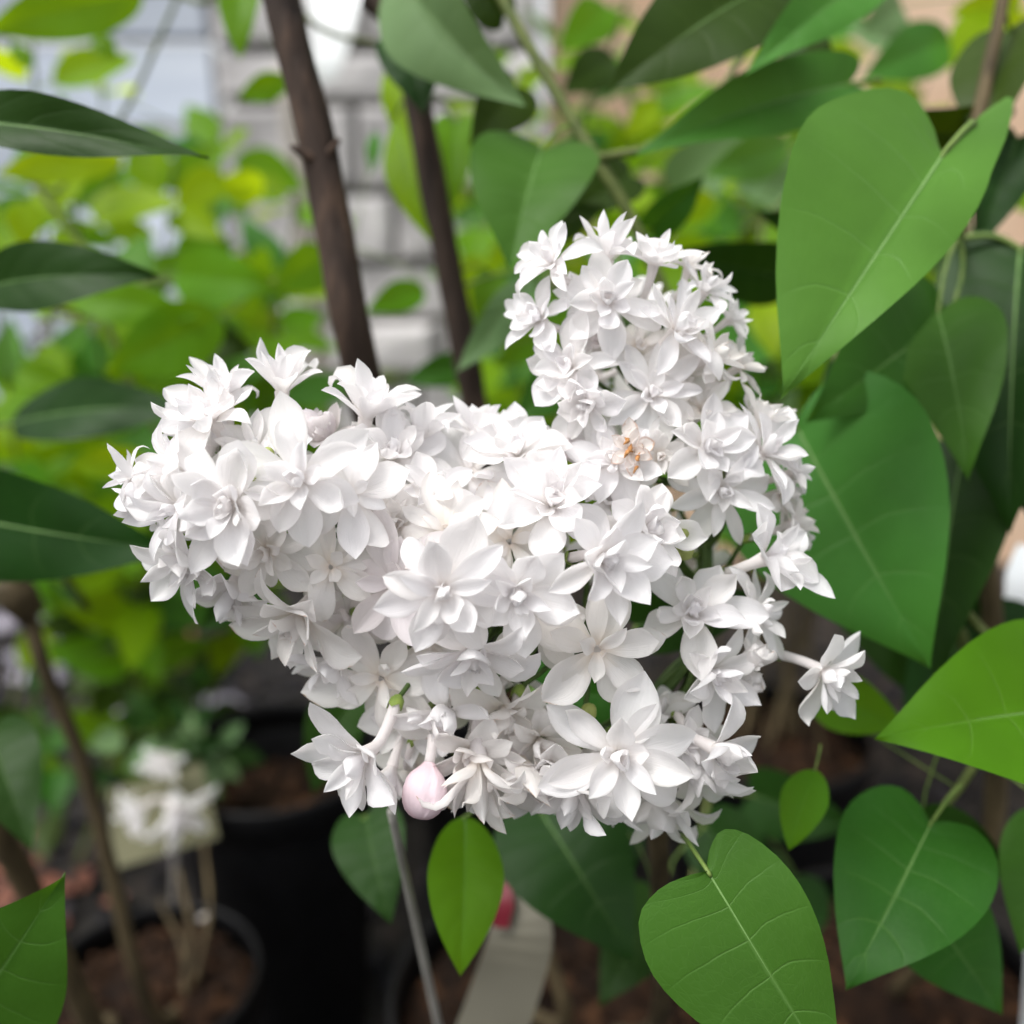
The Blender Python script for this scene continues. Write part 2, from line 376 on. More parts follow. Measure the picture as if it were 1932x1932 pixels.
# ------------------------------------------------------------------ pots
def lathe(prof, c, seg=40):
    V = []; F = []; n = len(prof)
    for r, z in prof:
        for k in range(seg):
            a = 2 * math.pi * k / seg; V.append((c[0] + r * math.cos(a), c[1] + r * math.sin(a), z))
    for i in range(n - 1):
        for k in range(seg):
            k2 = (k + 1) % seg; F.append((i * seg + k, i * seg + k2, (i + 1) * seg + k2, (i + 1) * seg + k))
    return V, F
def pot(x, y, r, h, label, soil_drop=0.02):
    t = thing('plant_pot', label, 'pot', (x, y, 0), 'black nursery pots on the ground')
    V, F = lathe([(r * 0.0, 0.002), (r * 0.72, 0.002), (r * 0.74, 0.01), (r * 0.95, h - 0.022), (r * 0.95, h - 0.020), (r * 0.925, h - 0.024), (r * 0.70, 0.012)], (x, y))
    mk('pot_body', V, F, M_pot, t)
    V, F = lathe([(r * 0.955, h - 0.026), (r * 1.0, h - 0.025), (r * 1.005, h - 0.002), (r * 0.995, h), (r * 0.965, h), (r * 0.955, h - 0.003), (r * 0.93, h - 0.027), (r * .955, h - .026)], (x, y))
    mk('pot_rim', V, F, M_pot, t)
    # lumpy soil disc
    V = []; F = []; n1, n2 = 12, 30
    for i in range(n1 + 1):
        for k in range(n2):
            a = 2 * math.pi * k / n2; rr = r * 0.922 * i / n1
            px, py = x + rr * math.cos(a), y + rr * math.sin(a)
            V.append((px, py, h - soil_drop + 0.012 * (1 - (i / n1) ** 2) + 0.006 * mnoise.noise(Vector((px * 60, py * 60, h))) + 0.003 * mnoise.noise(Vector((px * 170, py * 170, h)))))
    for i in range(n1):
        for k in range(n2):
            k2 = (k + 1) % n2; F.append((i * n2 + k, (i + 1) * n2 + k, (i + 1) * n2 + k2, i * n2 + k2))
    s = mk('soil', V, F, M_soil, t)
    parts = []
    for i in range(90):
        a = rng.uniform(0, 6.28); q = r * 0.88 * math.sqrt(rng.random())
        parts.append(blob((x + q * math.cos(a), y + q * math.sin(a), h - soil_drop + 0.012 * (1 - (q / r) ** 2) + 0.001), rng.uniform(0.002, 0.005), 0.6, i + 7, 3, 5))
    V, F, _ = join(parts); mk('peat_crumbs', V, F, M_crumb, s, kind='stuff')
    return t
# ------------------------------------------------------------------ leaves and branches
HEART = np.array([(0, 0), (0.10, -0.055), (0.24, -0.085), (0.38, -0.02), (0.47, 0.13), (0.475, 0.30), (0.40, 0.50), (0.27, 0.69), (0.12, 0.86), (0.035, 0.955), (0, 1.0)])
OVATE = np.array([(0, 0), (0.09, 0.015), (0.22, 0.06), (0.36, 0.16), (0.46, 0.31), (0.475, 0.45), (0.40, 0.62), (0.27, 0.78), (0.12, 0.91), (0.04, 0.97), (0, 1.0)])
NARROW = np.array([(0, 0), (0.08, 0.03), (0.20, 0.10), (0.34, 0.22), (0.44, 0.36), (0.47, 0.50), (0.40, 0.66), (0.27, 0.80), (0.13, 0.91), (0.05, 0.97), (0, 1.0)])
SHAPES = {'heart': HEART, 'ovate': OVATE, 'narrow': NARROW}

class Plant:
    def __init__(self, name, label, cat, origin, group=None):
        self.root = thing(name, label, cat, origin, group); self.br = []
    def branch(self, pts, radii, mat, n=None, seg=10, name='branch', bump=0.12):
        path = catmull(pts, n or max(10, len(pts) * 6)); v, f, u = tube(path, radii, seg, bump=bump)
        o = mk(name, v, f, mat, self.root, uv=u); self.br.append(path); return o
    def nearest(self, p):
        best = None; bd = 1e9
        for path in self.br:
            d = np.linalg.norm(path - p, axis=1); i = int(d.argmin())
            if d[i] < bd: bd = d[i]; best = path[i]
        return best, bd

def leaf(pl, B, T, wr=0.8, roll=0, fold=14, bend=0.08, mat=None, shape='heart', lean=None, ripple=0.02, detail=True, pet=None, label=None, midrib=True, N=None, asym=(1, 1), lobe=(1, 1)):
    """one blade from base B to tip T (world); wr width/length; roll about the midrib away from facing the camera"""
    B = np.asarray(B, float); T = np.asarray(T, float)
    Lg = np.linalg.norm(T - B); Y = (T - B) / Lg
    if N is None:
        N = CAM - (B + T) / 2
    N = unit(N - Y * np.dot(N, Y)); X = np.cross(Y, N)
    a = R(roll); N2 = N * math.cos(a) + X * math.sin(a); X2 = np.cross(Y, N2)
    nr, nc = (24, 7) if detail else (9, 2)
    ctl = SHAPES[shape]; edge = catmull(ctl, nr + 1)
    seed = rng.uniform(0, 100); fs = math.sin(R(fold)); fc = math.cos(R(fold))
    V = []; UVs = []; F = []
    for i in range(nr + 1):
        t = i / nr; my = t ** 1.12
        for c in range(-nc, nc + 1):
            s = c / nc; av = abs(s)
            ex, ey = edge[i]; sd = 1 if s > 0 else 0
            ex = ex * asym[sd]; ey = ey * lobe[sd] if ey < 0 else ey
            x = ex * av * wr * (1 if s > 0 else -1); y = my + (ey - my) * av ** 1.15
            zz = abs(x) * fs * (1 - 0.35 * av)
            zz += -bend * 4 * (y - 0.5) ** 2 + bend
            zz += ripple * math.sin(9 * y + seed + (2.1 if s > 0 else 0)) * av ** 2
            V.append(B + Lg * (X2 * x * fc + Y * y + N2 * zz)); UVs.append((t, 0.5 + 0.5 * s))
    w = 2 * nc + 1
    for i in range(nr):
        for c in range(w - 1):
            F.append((i * w + c, i * w + c + 1, (i + 1) * w + c + 1, (i + 1) * w + c))
    o = mk('leaf', V, F, mat, pl.root, origin=B, uv=UVs)
    if label: o['label'] = label
    # midrib, slightly proud below and above the blade
    mid = [V[i * w + nc] for i in range(nr + 1)]
    if detail and midrib:
        v, f, u = tube(np.array(mid) - N2 * 0.0002, [Lg * 0.007, Lg * 0.0045, Lg * 0.001], 6); mk('midrib', v, f, M_midrib, o)
    if pet is None:
        q, d = pl.nearest(B) if pl.br else (B - Y * 0.02, 0.02)
        if d > 0.06:
            k = B - Y * 0.018 - np.array([0, 0, 0.004])
            c1 = (k + q) / 2 + np.array([0, 0, -0.012])
            pl.branch([q, c1, k], [0.0016, 0.0011], M_twig, 10, 7, 'twig')
            q = k
    else: q = np.asarray(pet, float)
    c1 = B * 0.55 + q * 0.45 - Y * 0.15 * np.linalg.norm(B - q)
    path = catmull([mid[1], B, c1, q], 9); v, f, u = tube(path, [Lg * 0.006, Lg * 0.010, Lg * 0.011, Lg * 0.013], 6)
    mk('petiole', v, f, M_petiole, o)
    return o

def L(pl, b, t, **k): return leaf(pl, P(*b), P(*t), **k)

def small_leaf(pl, B, d, size, mat, up, wr=0.62, shape='ovate'):
    """cheap background leaf with its stalk, one mesh"""
    B = np.asarray(B, float); Y = unit(d); N = unit(np.asarray(up) - Y * np.dot(up, Y)); X = np.cross(Y, N)
    ctl = SHAPES[shape]; nr = 8; edge = catmull(ctl, nr + 1); st = size * 0.22
    V = []; F = []; U = []; droop = rng.uniform(0.0, 0.22); fs = math.sin(R(rng.uniform(5, 28)))
    for i in range(nr + 1):
        t = i / nr
        for c in (-2, -1, 0, 1, 2):
            s = c / 2; av = abs(s); ex, ey = edge[i]
            x = ex * av * wr * (1 if s > 0 else -1); y = t ** 1.12 + (ey - t ** 1.12) * av
            V.append(B + Y * st + size * (X * x + Y * y + N * (abs(x) * fs - droop * y * y))); U.append((t, 0.5 + 0.5 * s))
    for i in range(nr):
        for c in range(4): F.append((i * 5 + c, i * 5 + c + 1, (i + 1) * 5 + c + 1, (i + 1) * 5 + c))
    a = np.array([B, B + Y * st * 0.5 - N * st * 0.1, B + Y * (st + size * 0.06)])
    v, f, _ = tube(a, size * 0.011, 5, cap=False); o = len(V)
    V += v; F += [tuple(i + o for i in q) for q in f]; U += [(0.5, 0.5)] * len(v)
    return mk('leaf', V, F, mat, pl.root, origin=B, uv=U)

def grow(pl, stem, r0, n_pairs, size, mats, start=0.35, mat=M_twig, spread=0.9, seed=0, up=(0, 0, 1)):
    """a stem with opposite pairs of leaves, each pair a quarter turn on from the last"""
    rr = random.Random(seed)
    pl.branch(stem, [r0, r0 * 0.8, r0 * 0.35], mat, 26, 7, 'stem')
    path = pl.br[-1]; n = len(path); ph = rr.uniform(0, 3.1)
    for i in range(n_pairs):
        f = start + (1 - start) * (i + rr.uniform(-.2, .2)) / max(1, n_pairs - 1); f = min(max(f, 0), 1)
        j = min(int(f * (n - 1)), n - 1); t = unit(path[min(j + 1, n - 1)] - path[max(j - 1, 0)])
        a = unit(np.cross(t, (0.3, 1, 0.2))); b = np.cross(t, a)
        for sgn in (1, -1):
            th = ph + i * 1.57 + rr.uniform(-.4, .4)
            out = (a * math.cos(th) + b * math.sin(th)) * sgn
            d = out * spread + t * rr.uniform(0.1, 0.7) + np.array([0, 0, rr.uniform(-.45, .15)])
            nn = np.array(up) * rr.uniform(.3, 1) + np.array([rr.uniform(-.6, .6), rr.uniform(-1.3, -.3), 0])
            small_leaf(pl, path[j], d, size * rr.uniform(0.65, 1.15) * (1.0 - 0.35 * f), rr.choice(mats), nn, rr.uniform(.55, .8), rr.choice(['ovate', 'heart', 'ovate']))

# pots: x, y on the ground
pC = (0.023, 0.415); pE = (-0.01, 0.75); pD = (0.215, 0.45); pA = (-0.170, 0.615); pB = (-0.205, 0.445); pF = (0.20, 0.68)
pot(*pC, 0.088, 0.22, 'big black pot under the flower heads, holding the white lilac')
pot(*pB, 0.062, 0.20, 'small black pot with crumbly orange brown soil beside the olive stems', 0.016)
pot(*pA, 0.075, 0.24, 'black pot of dark soil beside the white blossoms and khaki card', 0.05)
pot(*pE, 0.082, 0.23, 'black pot holding the lilac with two thick brown stems')
pot(*pD, 0.078, 0.21, 'black pot under the large heart leaves of the right hand lilac')
pot(*pF, 0.080, 0.22, 'black pot of the dense green shrub in front of the peach wall')

# ---- the white lilac that carries the flower heads
hero = Plant('lilac_shrub', 'white flowering lilac in the big black pot, with glossy veined leaves under its blooms', 'shrub', (pC[0], pC[1], 0.2), 'potted lilacs')
FORK = P(1225, 1330, 0.250)
hero.branch([(pC[0] + .03, pC[1], 0.19), P(1238, 1932, 0.37), P(1246, 1680, 0.30), FORK], [0.0042, 0.0034, 0.0026], M_barkl, 30, 10)
hero.branch([(pC[0] - .02, pC[1] + .02, 0.19), P(1065, 1930, 0.42), P(1020, 1750, 0.40), P(960, 1500, 0.34)], [0.004, 0.003, 0.002], M_barkl, 24, 9)

# ---- right-hand lilac with the large heart leaves
rl = Plant('lilac_shrub', 'leafy lilac with large pale green heart leaves and no flowers', 'shrub', (pD[0], pD[1], 0.2), 'potted lilacs')
rl.branch([(pD[0], pD[1], 0.18), P(1840, 1700, .40), P(1880, 1300, .35), P(1830, 800, .33), P(1815, 430, .325), P(1900, -40, .33)], [0.0045, 0.0035, 0.0022], M_barkl, 44, 10)
rl.branch([P(1870, 1350, .355), P(1790, 1150, .335), P(1640, 900, .31), P(1560, 600, .33)], [0.0026, 0.0018, 0.0012], M_twig, 26, 8)

# ---- lilac with the two brown stems
bl = Plant('lilac_shrub', 'tall lilac with two thick bare brown stems rising behind the flowers', 'shrub', (pE[0], pE[1], 0.22), 'potted lilacs')
bl.branch([(pE[0] - .02, pE[1], 0.20), P(790, 1200, .50), P(715, 850, .36), P(668, 640, .325), P(620, 380, .318), P(585, 210, .314), P(525, -20, .31), P(500, -160, .31)], [0.0075, 0.0068, 0.0062, 0.0060, 0.0058], M_bark, 70, 14, bump=0.10)
bl.branch([(pE[0] + .02, pE[1], 0.20), P(935, 1100, .52), P(905, 850, .42), P(888, 720, .40), P(845, 500, .39), P(800, 260, .38), P(765, 40, .375), P(740, -160, .37)], [0.006, 0.0058, 0.0054, 0.0052], M_bark, 60, 12, bump=0.12)
bl.branch([P(612, 300, .316), P(590, 300, .312), P(548, 275, .308)], [0.0028, 0.0022, 0.0009], M_bark, 8, 7, 'stub')
bl.branch([P(606, 300, .316), P(622, 288, .312), P(640, 262, .310)], [0.0030, 0.0016, 0.0007], M_bark, 8, 7, 'stub')
bl.branch([P(765, 60, .375), P(735, 20, .372), P(690, -10, .37)], [0.006, 0.0058, 0.004], M_bark, 12, 9, 'knot', bump=0.5)
# green shoot running down behind the upright flower head
bl.branch([P(900, -120, .35), P(950, 0, .345), P(1060, 195, .34), P(1190, 410, .335), P(1290, 640, .34)], [0.0020, 0.0021, 0.0022], M_twig, 30, 9, 'shoot')
bl.branch([P(1115, 300, .338), P(1160, 292, .33), P(1215, 282, .325)], [0.0016, 0.0013], M_twig, 10, 8, 'shoot')

# ---- left potted lilac (stems cross the lower left corner)
ll = Plant('lilac_shrub', 'lilac with thin olive stems and dark leaves reaching in beside the white blossoms', 'shrub', (pB[0] - .02, pB[1], 0.19), 'potted lilacs')
ll.branch([(pB[0] + .02, pB[1], 0.18), P(280, 1900, .50), P(165, 1470, .46), P(90, 1280, .44), P(40, 1120, .43), P(-60, 900, .40), P(-120, 500, .36)], [0.0038, 0.0036, 0.0034, 0.003], M_barkl, 40, 10)
ll.branch([(pB[0] - .02, pB[1] - .01, 0.18), P(190, 1960, .46), P(60, 1690, .40), P(-40, 1450, .36), P(-120, 900, .33), P(-160, 250, .31)], [0.0055, 0.005, 0.004], M_barkl, 36, 10)
ll.branch([P(60, 1160, .435), P(35, 1125, .43), P(10, 1095, .425)], [0.006, 0.008, 0.005], M_barkl, 8, 9, 'knot', bump=0.6)
ll.branch([P(165, 1150, .52), P(130, 1100, .50), P(60, 1000, .47)], [0.002, 0.0015], M_barkl, 8, 7, 'twig')

# ================= hand placed leaves (base, tip as photograph px and depth in m)
# right-hand lilac
L(rl, (1782, 288, .258), (1474, 750, .236), wr=0.80, roll=0, fold=16, bend=0.05, mat=LG, asym=(0.46, 1.05), lobe=(5.4, 1.5))
L(rl, (1770, 590, .296), (1828, 905, .272), wr=0.62, roll=-8, fold=22, bend=0.10, mat=LM)
L(rl, (1790, 600, .300), (1516, 797, .280), wr=0.66, roll=0, fold=16, bend=0.10, mat=LM)
L(rl, (1500, 800, .292), (1756, 1262, .268), wr=0.86, roll=6, fold=8, bend=0.04, mat=LG, midrib=True)
L(rl, (1815, 860, .315), (1765, 1290, .300), wr=0.52, roll=20, fold=10, bend=0.05, mat=LD)
L(rl, (1925, 470, .310), (1905, 1010, .290), wr=0.56, roll=10, fold=16, bend=0.06, mat=LD)
L(rl, (2000, 600, .300), (1990, 1050, .290), wr=0.7, roll=10, fold=10, bend=0.06, mat=LD)
L(rl, (2090, 1330, .250), (1652, 1392, .238), wr=0.78, roll=16, fold=16, bend=0.05, mat=LB)
L(rl, (1758, 1552, .262), (1596, 1868, .240), wr=0.82, roll=-4, fold=8, bend=0.04, mat=LM, pet=P(1815, 1480, .275))
L(rl, (1735, 1560, .300), (1905, 1650, .300), wr=0.8, roll=20, fold=10, mat=LD)
L(rl, (1740, 1700, .290), (1892, 1915, .270), wr=0.95, roll=0, fold=16, bend=0.05, mat=LM)
L(rl, (1990, 1560, .28), (1925, 1800, .27), wr=0.7, mat=LM)
L(rl, (1555, 1310, .310), (1715, 1375, .300), wr=0.75, roll=0, fold=12, mat=LB)
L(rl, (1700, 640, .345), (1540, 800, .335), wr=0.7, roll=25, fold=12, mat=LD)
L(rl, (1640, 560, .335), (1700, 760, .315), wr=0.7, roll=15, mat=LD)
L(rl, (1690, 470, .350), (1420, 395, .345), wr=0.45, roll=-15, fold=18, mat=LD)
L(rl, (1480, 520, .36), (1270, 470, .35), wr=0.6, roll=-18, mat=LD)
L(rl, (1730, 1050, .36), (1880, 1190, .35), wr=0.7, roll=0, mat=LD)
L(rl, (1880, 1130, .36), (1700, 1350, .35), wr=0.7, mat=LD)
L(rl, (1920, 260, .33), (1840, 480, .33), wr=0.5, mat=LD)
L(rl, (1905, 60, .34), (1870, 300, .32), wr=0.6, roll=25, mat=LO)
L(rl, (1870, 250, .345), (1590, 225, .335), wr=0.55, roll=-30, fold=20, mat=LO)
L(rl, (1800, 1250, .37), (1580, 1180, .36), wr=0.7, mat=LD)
# white lilac
L(hero, (1334, 1642, .208), (1588, 2060, .200), wr=0.76, roll=0, fold=7, bend=0.03, mat=LM, pet=P(1285, 1575, .230), asym=(0.82, 1.14), lobe=(1.2, .5))
L(hero, (1538, 1452, .262), (1488, 1604, .254), wr=0.58, roll=6, fold=14, bend=0.06, mat=LB, shape='ovate', pet=P(1548, 1405, .268))
L(hero, (878, 1540, .268), (868, 1842, .250), wr=0.56, roll=-8, fold=18, bend=0.07, mat=LB, shape='ovate')
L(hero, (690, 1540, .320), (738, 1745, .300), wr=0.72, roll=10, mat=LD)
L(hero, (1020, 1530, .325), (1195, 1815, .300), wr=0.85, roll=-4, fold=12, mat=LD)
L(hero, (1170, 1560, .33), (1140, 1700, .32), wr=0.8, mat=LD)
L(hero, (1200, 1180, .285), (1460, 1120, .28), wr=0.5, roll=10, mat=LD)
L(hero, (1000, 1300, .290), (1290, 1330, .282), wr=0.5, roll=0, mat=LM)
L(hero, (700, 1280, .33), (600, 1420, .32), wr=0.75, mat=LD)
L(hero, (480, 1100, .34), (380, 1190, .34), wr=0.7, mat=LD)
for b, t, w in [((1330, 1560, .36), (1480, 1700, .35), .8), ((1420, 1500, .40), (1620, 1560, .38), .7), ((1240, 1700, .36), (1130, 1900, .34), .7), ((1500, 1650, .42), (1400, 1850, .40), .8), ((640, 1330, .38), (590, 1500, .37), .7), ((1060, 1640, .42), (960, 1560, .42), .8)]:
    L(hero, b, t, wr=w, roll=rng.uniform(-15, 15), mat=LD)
# left lilac
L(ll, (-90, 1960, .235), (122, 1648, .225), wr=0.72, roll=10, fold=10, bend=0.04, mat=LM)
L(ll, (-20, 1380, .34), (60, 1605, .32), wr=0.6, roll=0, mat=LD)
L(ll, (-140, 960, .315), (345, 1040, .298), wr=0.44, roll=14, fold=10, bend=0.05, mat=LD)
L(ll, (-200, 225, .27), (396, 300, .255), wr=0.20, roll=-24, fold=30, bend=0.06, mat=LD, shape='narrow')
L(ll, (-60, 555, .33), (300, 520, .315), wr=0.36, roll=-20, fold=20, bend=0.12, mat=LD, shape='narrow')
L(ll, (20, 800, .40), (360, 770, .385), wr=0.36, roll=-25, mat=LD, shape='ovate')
# brown stemmed lilac, upper middle
L(bl, (1022, 280, .325), (960, 512, .300), wr=0.84, roll=12, fold=20, bend=0.06, mat=LM, pet=P(1080, 235, .338))
L(bl, (760, -40, .33), (990, 200, .315), wr=0.62, roll=24, fold=26, bend=0.08, mat=LP)
L(bl, (770, 70, .36), (800, 220, .35), wr=0.75, mat=LD)
L(bl, (975, 165, .345), (885, 275, .335), wr=0.75, mat=LO)
L(bl, (745, 225, .40), (818, 460, .385), wr=0.34, roll=12, mat=LY, shape='narrow')
L(bl, (860, 230, .42), (850, 400, .41), wr=0.5, mat=LB)
L(bl, (950, 30, .35), (860, -60, .35), wr=0.7, mat=LO)
L(bl, (1000, 520, .37), (865, 700, .345), wr=0.30, roll=-10, mat=LP, shape='narrow')
L(bl, (1090, 690, .36), (965, 800, .35), wr=0.7, mat=LM)
L(bl, (870, 690, .45), (760, 720, .45), wr=0.6, mat=LM)
L(bl, (930, 520, .42), (900, 640, .41), wr=0.5, mat=LB)
L(bl, (1010, 640, .42), (930, 690, .41), wr=0.6, mat=LB)
L(bl, (1450, -30, .31), (1140, 180, .305), wr=0.62, roll=24, fold=14, bend=0.06, mat=LO, pet=P(1500, -60, .32))
L(bl, (1600, 160, .33), (1188, 296, .315), wr=0.36, roll=22, fold=26, bend=0.07, mat=LG, pet=P(1660, 150, .335))
L(bl, (1640, -40, .31), (1402, 145, .30), wr=0.40, roll=16, fold=20, mat=LG, pet=P(1690, -60, .32))
L(bl, (1500, 60, .35), (1585, 200, .345), wr=0.55, mat=LO)
L(bl, (1190, 330, .38), (1060, 420, .37), wr=0.6, roll=15, mat=LO)
L(bl, (1230, 430, .36), (1330, 330, .35), wr=0.6, roll=15, mat=LM)
L(bl, (1040, 430, .375), (1140, 390, .37), wr=0.7, mat=LO)

# ================= background shrubs
# young bright shrub, left
ys = Plant('young_shrub', 'young shrub of thin yellow green leaves in front of the board fence', 'shrub', (-0.55, 0.95, 0))
for i, (bx, by, tx, ty, d) in enumerate([(-0.50, .80, 60, 60, .60), (-0.46, .85, 190, 90, .70), (-0.52, .9, 330, 300, .62), (-.42, .80, 420, 210, .74), (-.45, .95, 130, 330, .56), (-.40, .9, 300, 470, .72), (-.55, .85, -20, 420, .58), (-.38, .85, 480, 420, .80), (-.42, .8, 230, 600, .60), (-.40, .8, 560, 380, .66), (-.38, .9, 520, 560, .62)]):
    T = P(tx, ty, d); Bp = np.array([bx, by, 0.0])
    grow(ys, [Bp, Bp * .5 + T * .5 + np.array([.02, .03, -.03]), T], 0.0026, 12, 0.078, [LY, LB, LY, LB, LG], 0.55, seed=i)
for b, t, m, w in [((270, -10, .50), (-30, 60, .48), LB, .4), ((455, -60, .42), (452, 112, .41), LB, .42), ((545, 150, .5), (448, 185, .5), LB, .55), ((420, 330, .55), (330, 385, .54), LY, .7),
                   ((500, 355, .6), (400, 345, .58), LY, .7), ((40, 380, .5), (50, 470, .5), LY, .8), ((330, 520, .5), (520, 540, .48), LB, .55), ((620, 480, .5), (515, 545, .48), LB, .7), ((230, 300, .5), (-10, 330, .48), LY, .35),
                   ((420, 600, .46), (200, 700, .44), LB, .6), ((130, 560, .45), (380, 600, .45), LB, .35), ((180, 70, .5), (220, 115, .5), LB, .8), ((60, 130, .5), (20, 80, .5), LB, .6), ((300, 620, .52), (480, 660, .5), LO, .6),
                   ((800, 545, .5), (690, 590, .48), LB, .5), ((710, 250, .5), (700, 330, .5), LG, .4), ((735, 130, .44), (770, 300, .43), LY, .3), ((270, 860, .5), (130, 880, .5), LY, .5), ((30, 700, .5), (160, 740, .5), LB, .5)]:
    L(ys, b, t, wr=w, roll=rng.uniform(-15, 15), mat=m, shape='ovate', midrib=False)

# right background shrub
rs = Plant('garden_shrub', 'dense fresh green shrub growing in front of the peach wall', 'shrub', (pF[0], pF[1], 0.2))
for i, (tx, ty, d) in enumerate([(1130, 60, .75), (1250, 330, .62), (1350, 120, .80), (1430, 330, .66), (1500, 60, .85), (1620, 250, .75), (1700, 30, .72), (1820, 120, .7), (1550, 380, .6), (1200, 200, .9), (1050, 330, .8), (1880, 300, .6), (1450, 560, .6), (1400, 440, .55)]):
    T = P(tx, ty, d); Bp = np.array([pF[0] + rng.uniform(-.04, .04), pF[1] + rng.uniform(-.04, .04), 0.2])
    grow(rs, [Bp, Bp * .5 + T * .5 + np.array([.02, .05, -.02]), T], 0.0018, 10, 0.085, [LB, LG, LY, LY, LP], 0.60, mat=M_barkl, seed=40 + i)
rs2 = Plant('garden_shrub', 'fresh green shrub standing between the second brown stem and the peach wall', 'shrub', (0.06, 0.98, 0))
for i, (tx, ty, d) in enumerate([(880, 60, .95), (960, 200, .85), (1040, 80, .9), (900, 420, .8), (1000, 420, .72), (1120, 180, .75), (960, 640, .7), (1240, 60, .8), (1300, 230, .72), (1500, 200, .8), (1560, 20, .75), (1750, 150, .9)]):
    T = P(tx, ty, d); Bp = np.array([0.06 + rng.uniform(-.05, .05), 0.98 + rng.uniform(-.05, .05), 0.0])
    grow(rs2, [Bp, Bp * .5 + T * .5 + np.array([.01, .03, -.02]), T], 0.0020, 10, 0.085, [LB, LG, LY, LY, LM], 0.60, seed=300 + i, mat=M_barkl)
for pl_, b, t, w, m in [(rs, (1870, 30, .5), (1815, 175, .48), .6, LY), (rs, (1930, 5, .5), (1790, 25, .5), .5, LY), (rs, (1790, 75, .5), (1625, 150, .48), .5, LG), (rs, (1700, 10, .52), (1620, 70, .5), .6, LP),
                      (rs2, (1150, 15, .5), (1055, 95, .48), .55, LB), (rs2, (1160, 110, .52), (1060, 180, .5), .6, LO), (rs, (1480, 270, .5), (1330, 330, .48), .5, LG), (rs, (1560, 230, .5), (1500, 310, .5), .6, LP),
                      (rs, (1350, 380, .5), (1240, 400, .5), .6, LY), (rs2, (1240, 190, .5), (1180, 260, .5), .6, LY), (rs2, (900, 480, .5), (880, 600, .5), .45, LY), (rs, (1440, 560, .5), (1460, 680, .48), .5, LY)]:
    L(pl_, b, t, wr=w, roll=rng.uniform(-15, 15), mat=m, shape='ovate', midrib=False)
# low dark growth, left
lw = Plant('low_shrub', 'low dark leaved plant spreading on the ground left of the pots', 'shrub', (-0.42, 0.9, 0))
for i, (tx, ty, d) in enumerate([(290, 1190, .8), (200, 1000, .8), (80, 900, .7), (420, 1100, .9), (60, 1330, .7), (330, 1290, .85), (180, 780, .8), (340, 700, .8)]):
    T = P(tx, ty, d); Bp = np.array([-0.40 + rng.uniform(-.06, .06), 0.85 + rng.uniform(-.06, .06), 0.0])
    grow(lw, [Bp, Bp * .5 + T * .5 + np.array([0, .03, -.02]), T], 0.0022, 5, 0.062, [LD, LM, LO, LB], 0.4, seed=80 + i)
# plum leaves
pp = Plant('plum_leaved_plant', 'small plant with dark plum coloured leaves behind the young shrub', 'plant', (-0.62, 1.15, 0))
for i, (tx, ty, d) in enumerate([(130, 600, 1.05), (80, 640, 1.0), (190, 650, 1.1)]):
    T = P(tx, ty, d); Bp = np.array([-0.62 + .03 * i, 1.12, 0.0])
    grow(pp, [Bp, (Bp + T) / 2 + np.array([0, .02, 0]), T], 0.002, 6, 0.05, [M_plum], 0.5, seed=120 + i)

# ================= flowers
def smooth(x): x = np.clip(x, 0, 1); return x * x * (3 - 2 * x)
WU = [0, .10, .22, .38, .55, .70, .82, .91, .965, 1.0]
WW_ = [.24, .33, .58, .86, 1.0, .93, .70, .40, .17, .0]
def petal_geo(l, w, a0, a1, tip, cup, twist, side, nu=10, nv=6, pinch=0.0):
    us = np.linspace(0, 1, nu + 1) ** 0.92
    ang = a0 + (a1 - a0) * smooth(us / 0.45) - tip * smooth((us - 0.55) / 0.45) ** 1.3
    du = np.diff(us, prepend=0) * l
    cx = np.cumsum(np.sin(ang) * du); cz = np.cumsum(np.cos(ang) * du)
    hw = np.interp(us, WU, WW_) * w * 0.5
    V = []; U = []
    ph = rng.uniform(0, 6.28); amp = rng.uniform(0.04, 0.13); crease = rng.uniform(0.02, 0.16); ruf = rng.uniform(0.0, 0.12); rf = rng.uniform(7, 13)
    for i, u in enumerate(us):
        a = ang[i]; Nn = np.array([-math.cos(a), 0, math.sin(a)])
        tw = twist * u; Lt = np.array([0, 1, 0]) * math.cos(tw) + Nn * math.sin(tw)
        c = np.array([cx[i], 0, cz[i]])
        for k in range(nv + 1):
            v = -1 + 2 * k / nv
            cc = cup * (0.75 + 0.5 * u)
            off = cc * hw[i] * v * v + pinch * hw[i] * (abs(v) ** 3) * u
            off += amp * hw[i] * math.sin(4 * u + 2.4 * v + ph) + side * hw[i] * v * u
            mid = -crease * hw[i] * math.exp(-(v * 3.2) ** 2) + ruf * hw[i] * abs(v) ** 2.5 * math.sin(rf * u + ph + (1.7 if v > 0 else 0))
            lat = v * (1 - 0.18 * min(cup, 1.2) * v * v)
            V.append(c + Lt * hw[i] * lat + Nn * (off + mid)); U.append((u, 0.5 + 0.5 * v))
    F = []
    w1 = nv + 1
    for i in range(nu):
        for k in range(nv): F.append((i * w1 + k, i * w1 + k + 1, (i + 1) * w1 + k + 1, (i + 1) * w1 + k))
    return np.array(V), F, U

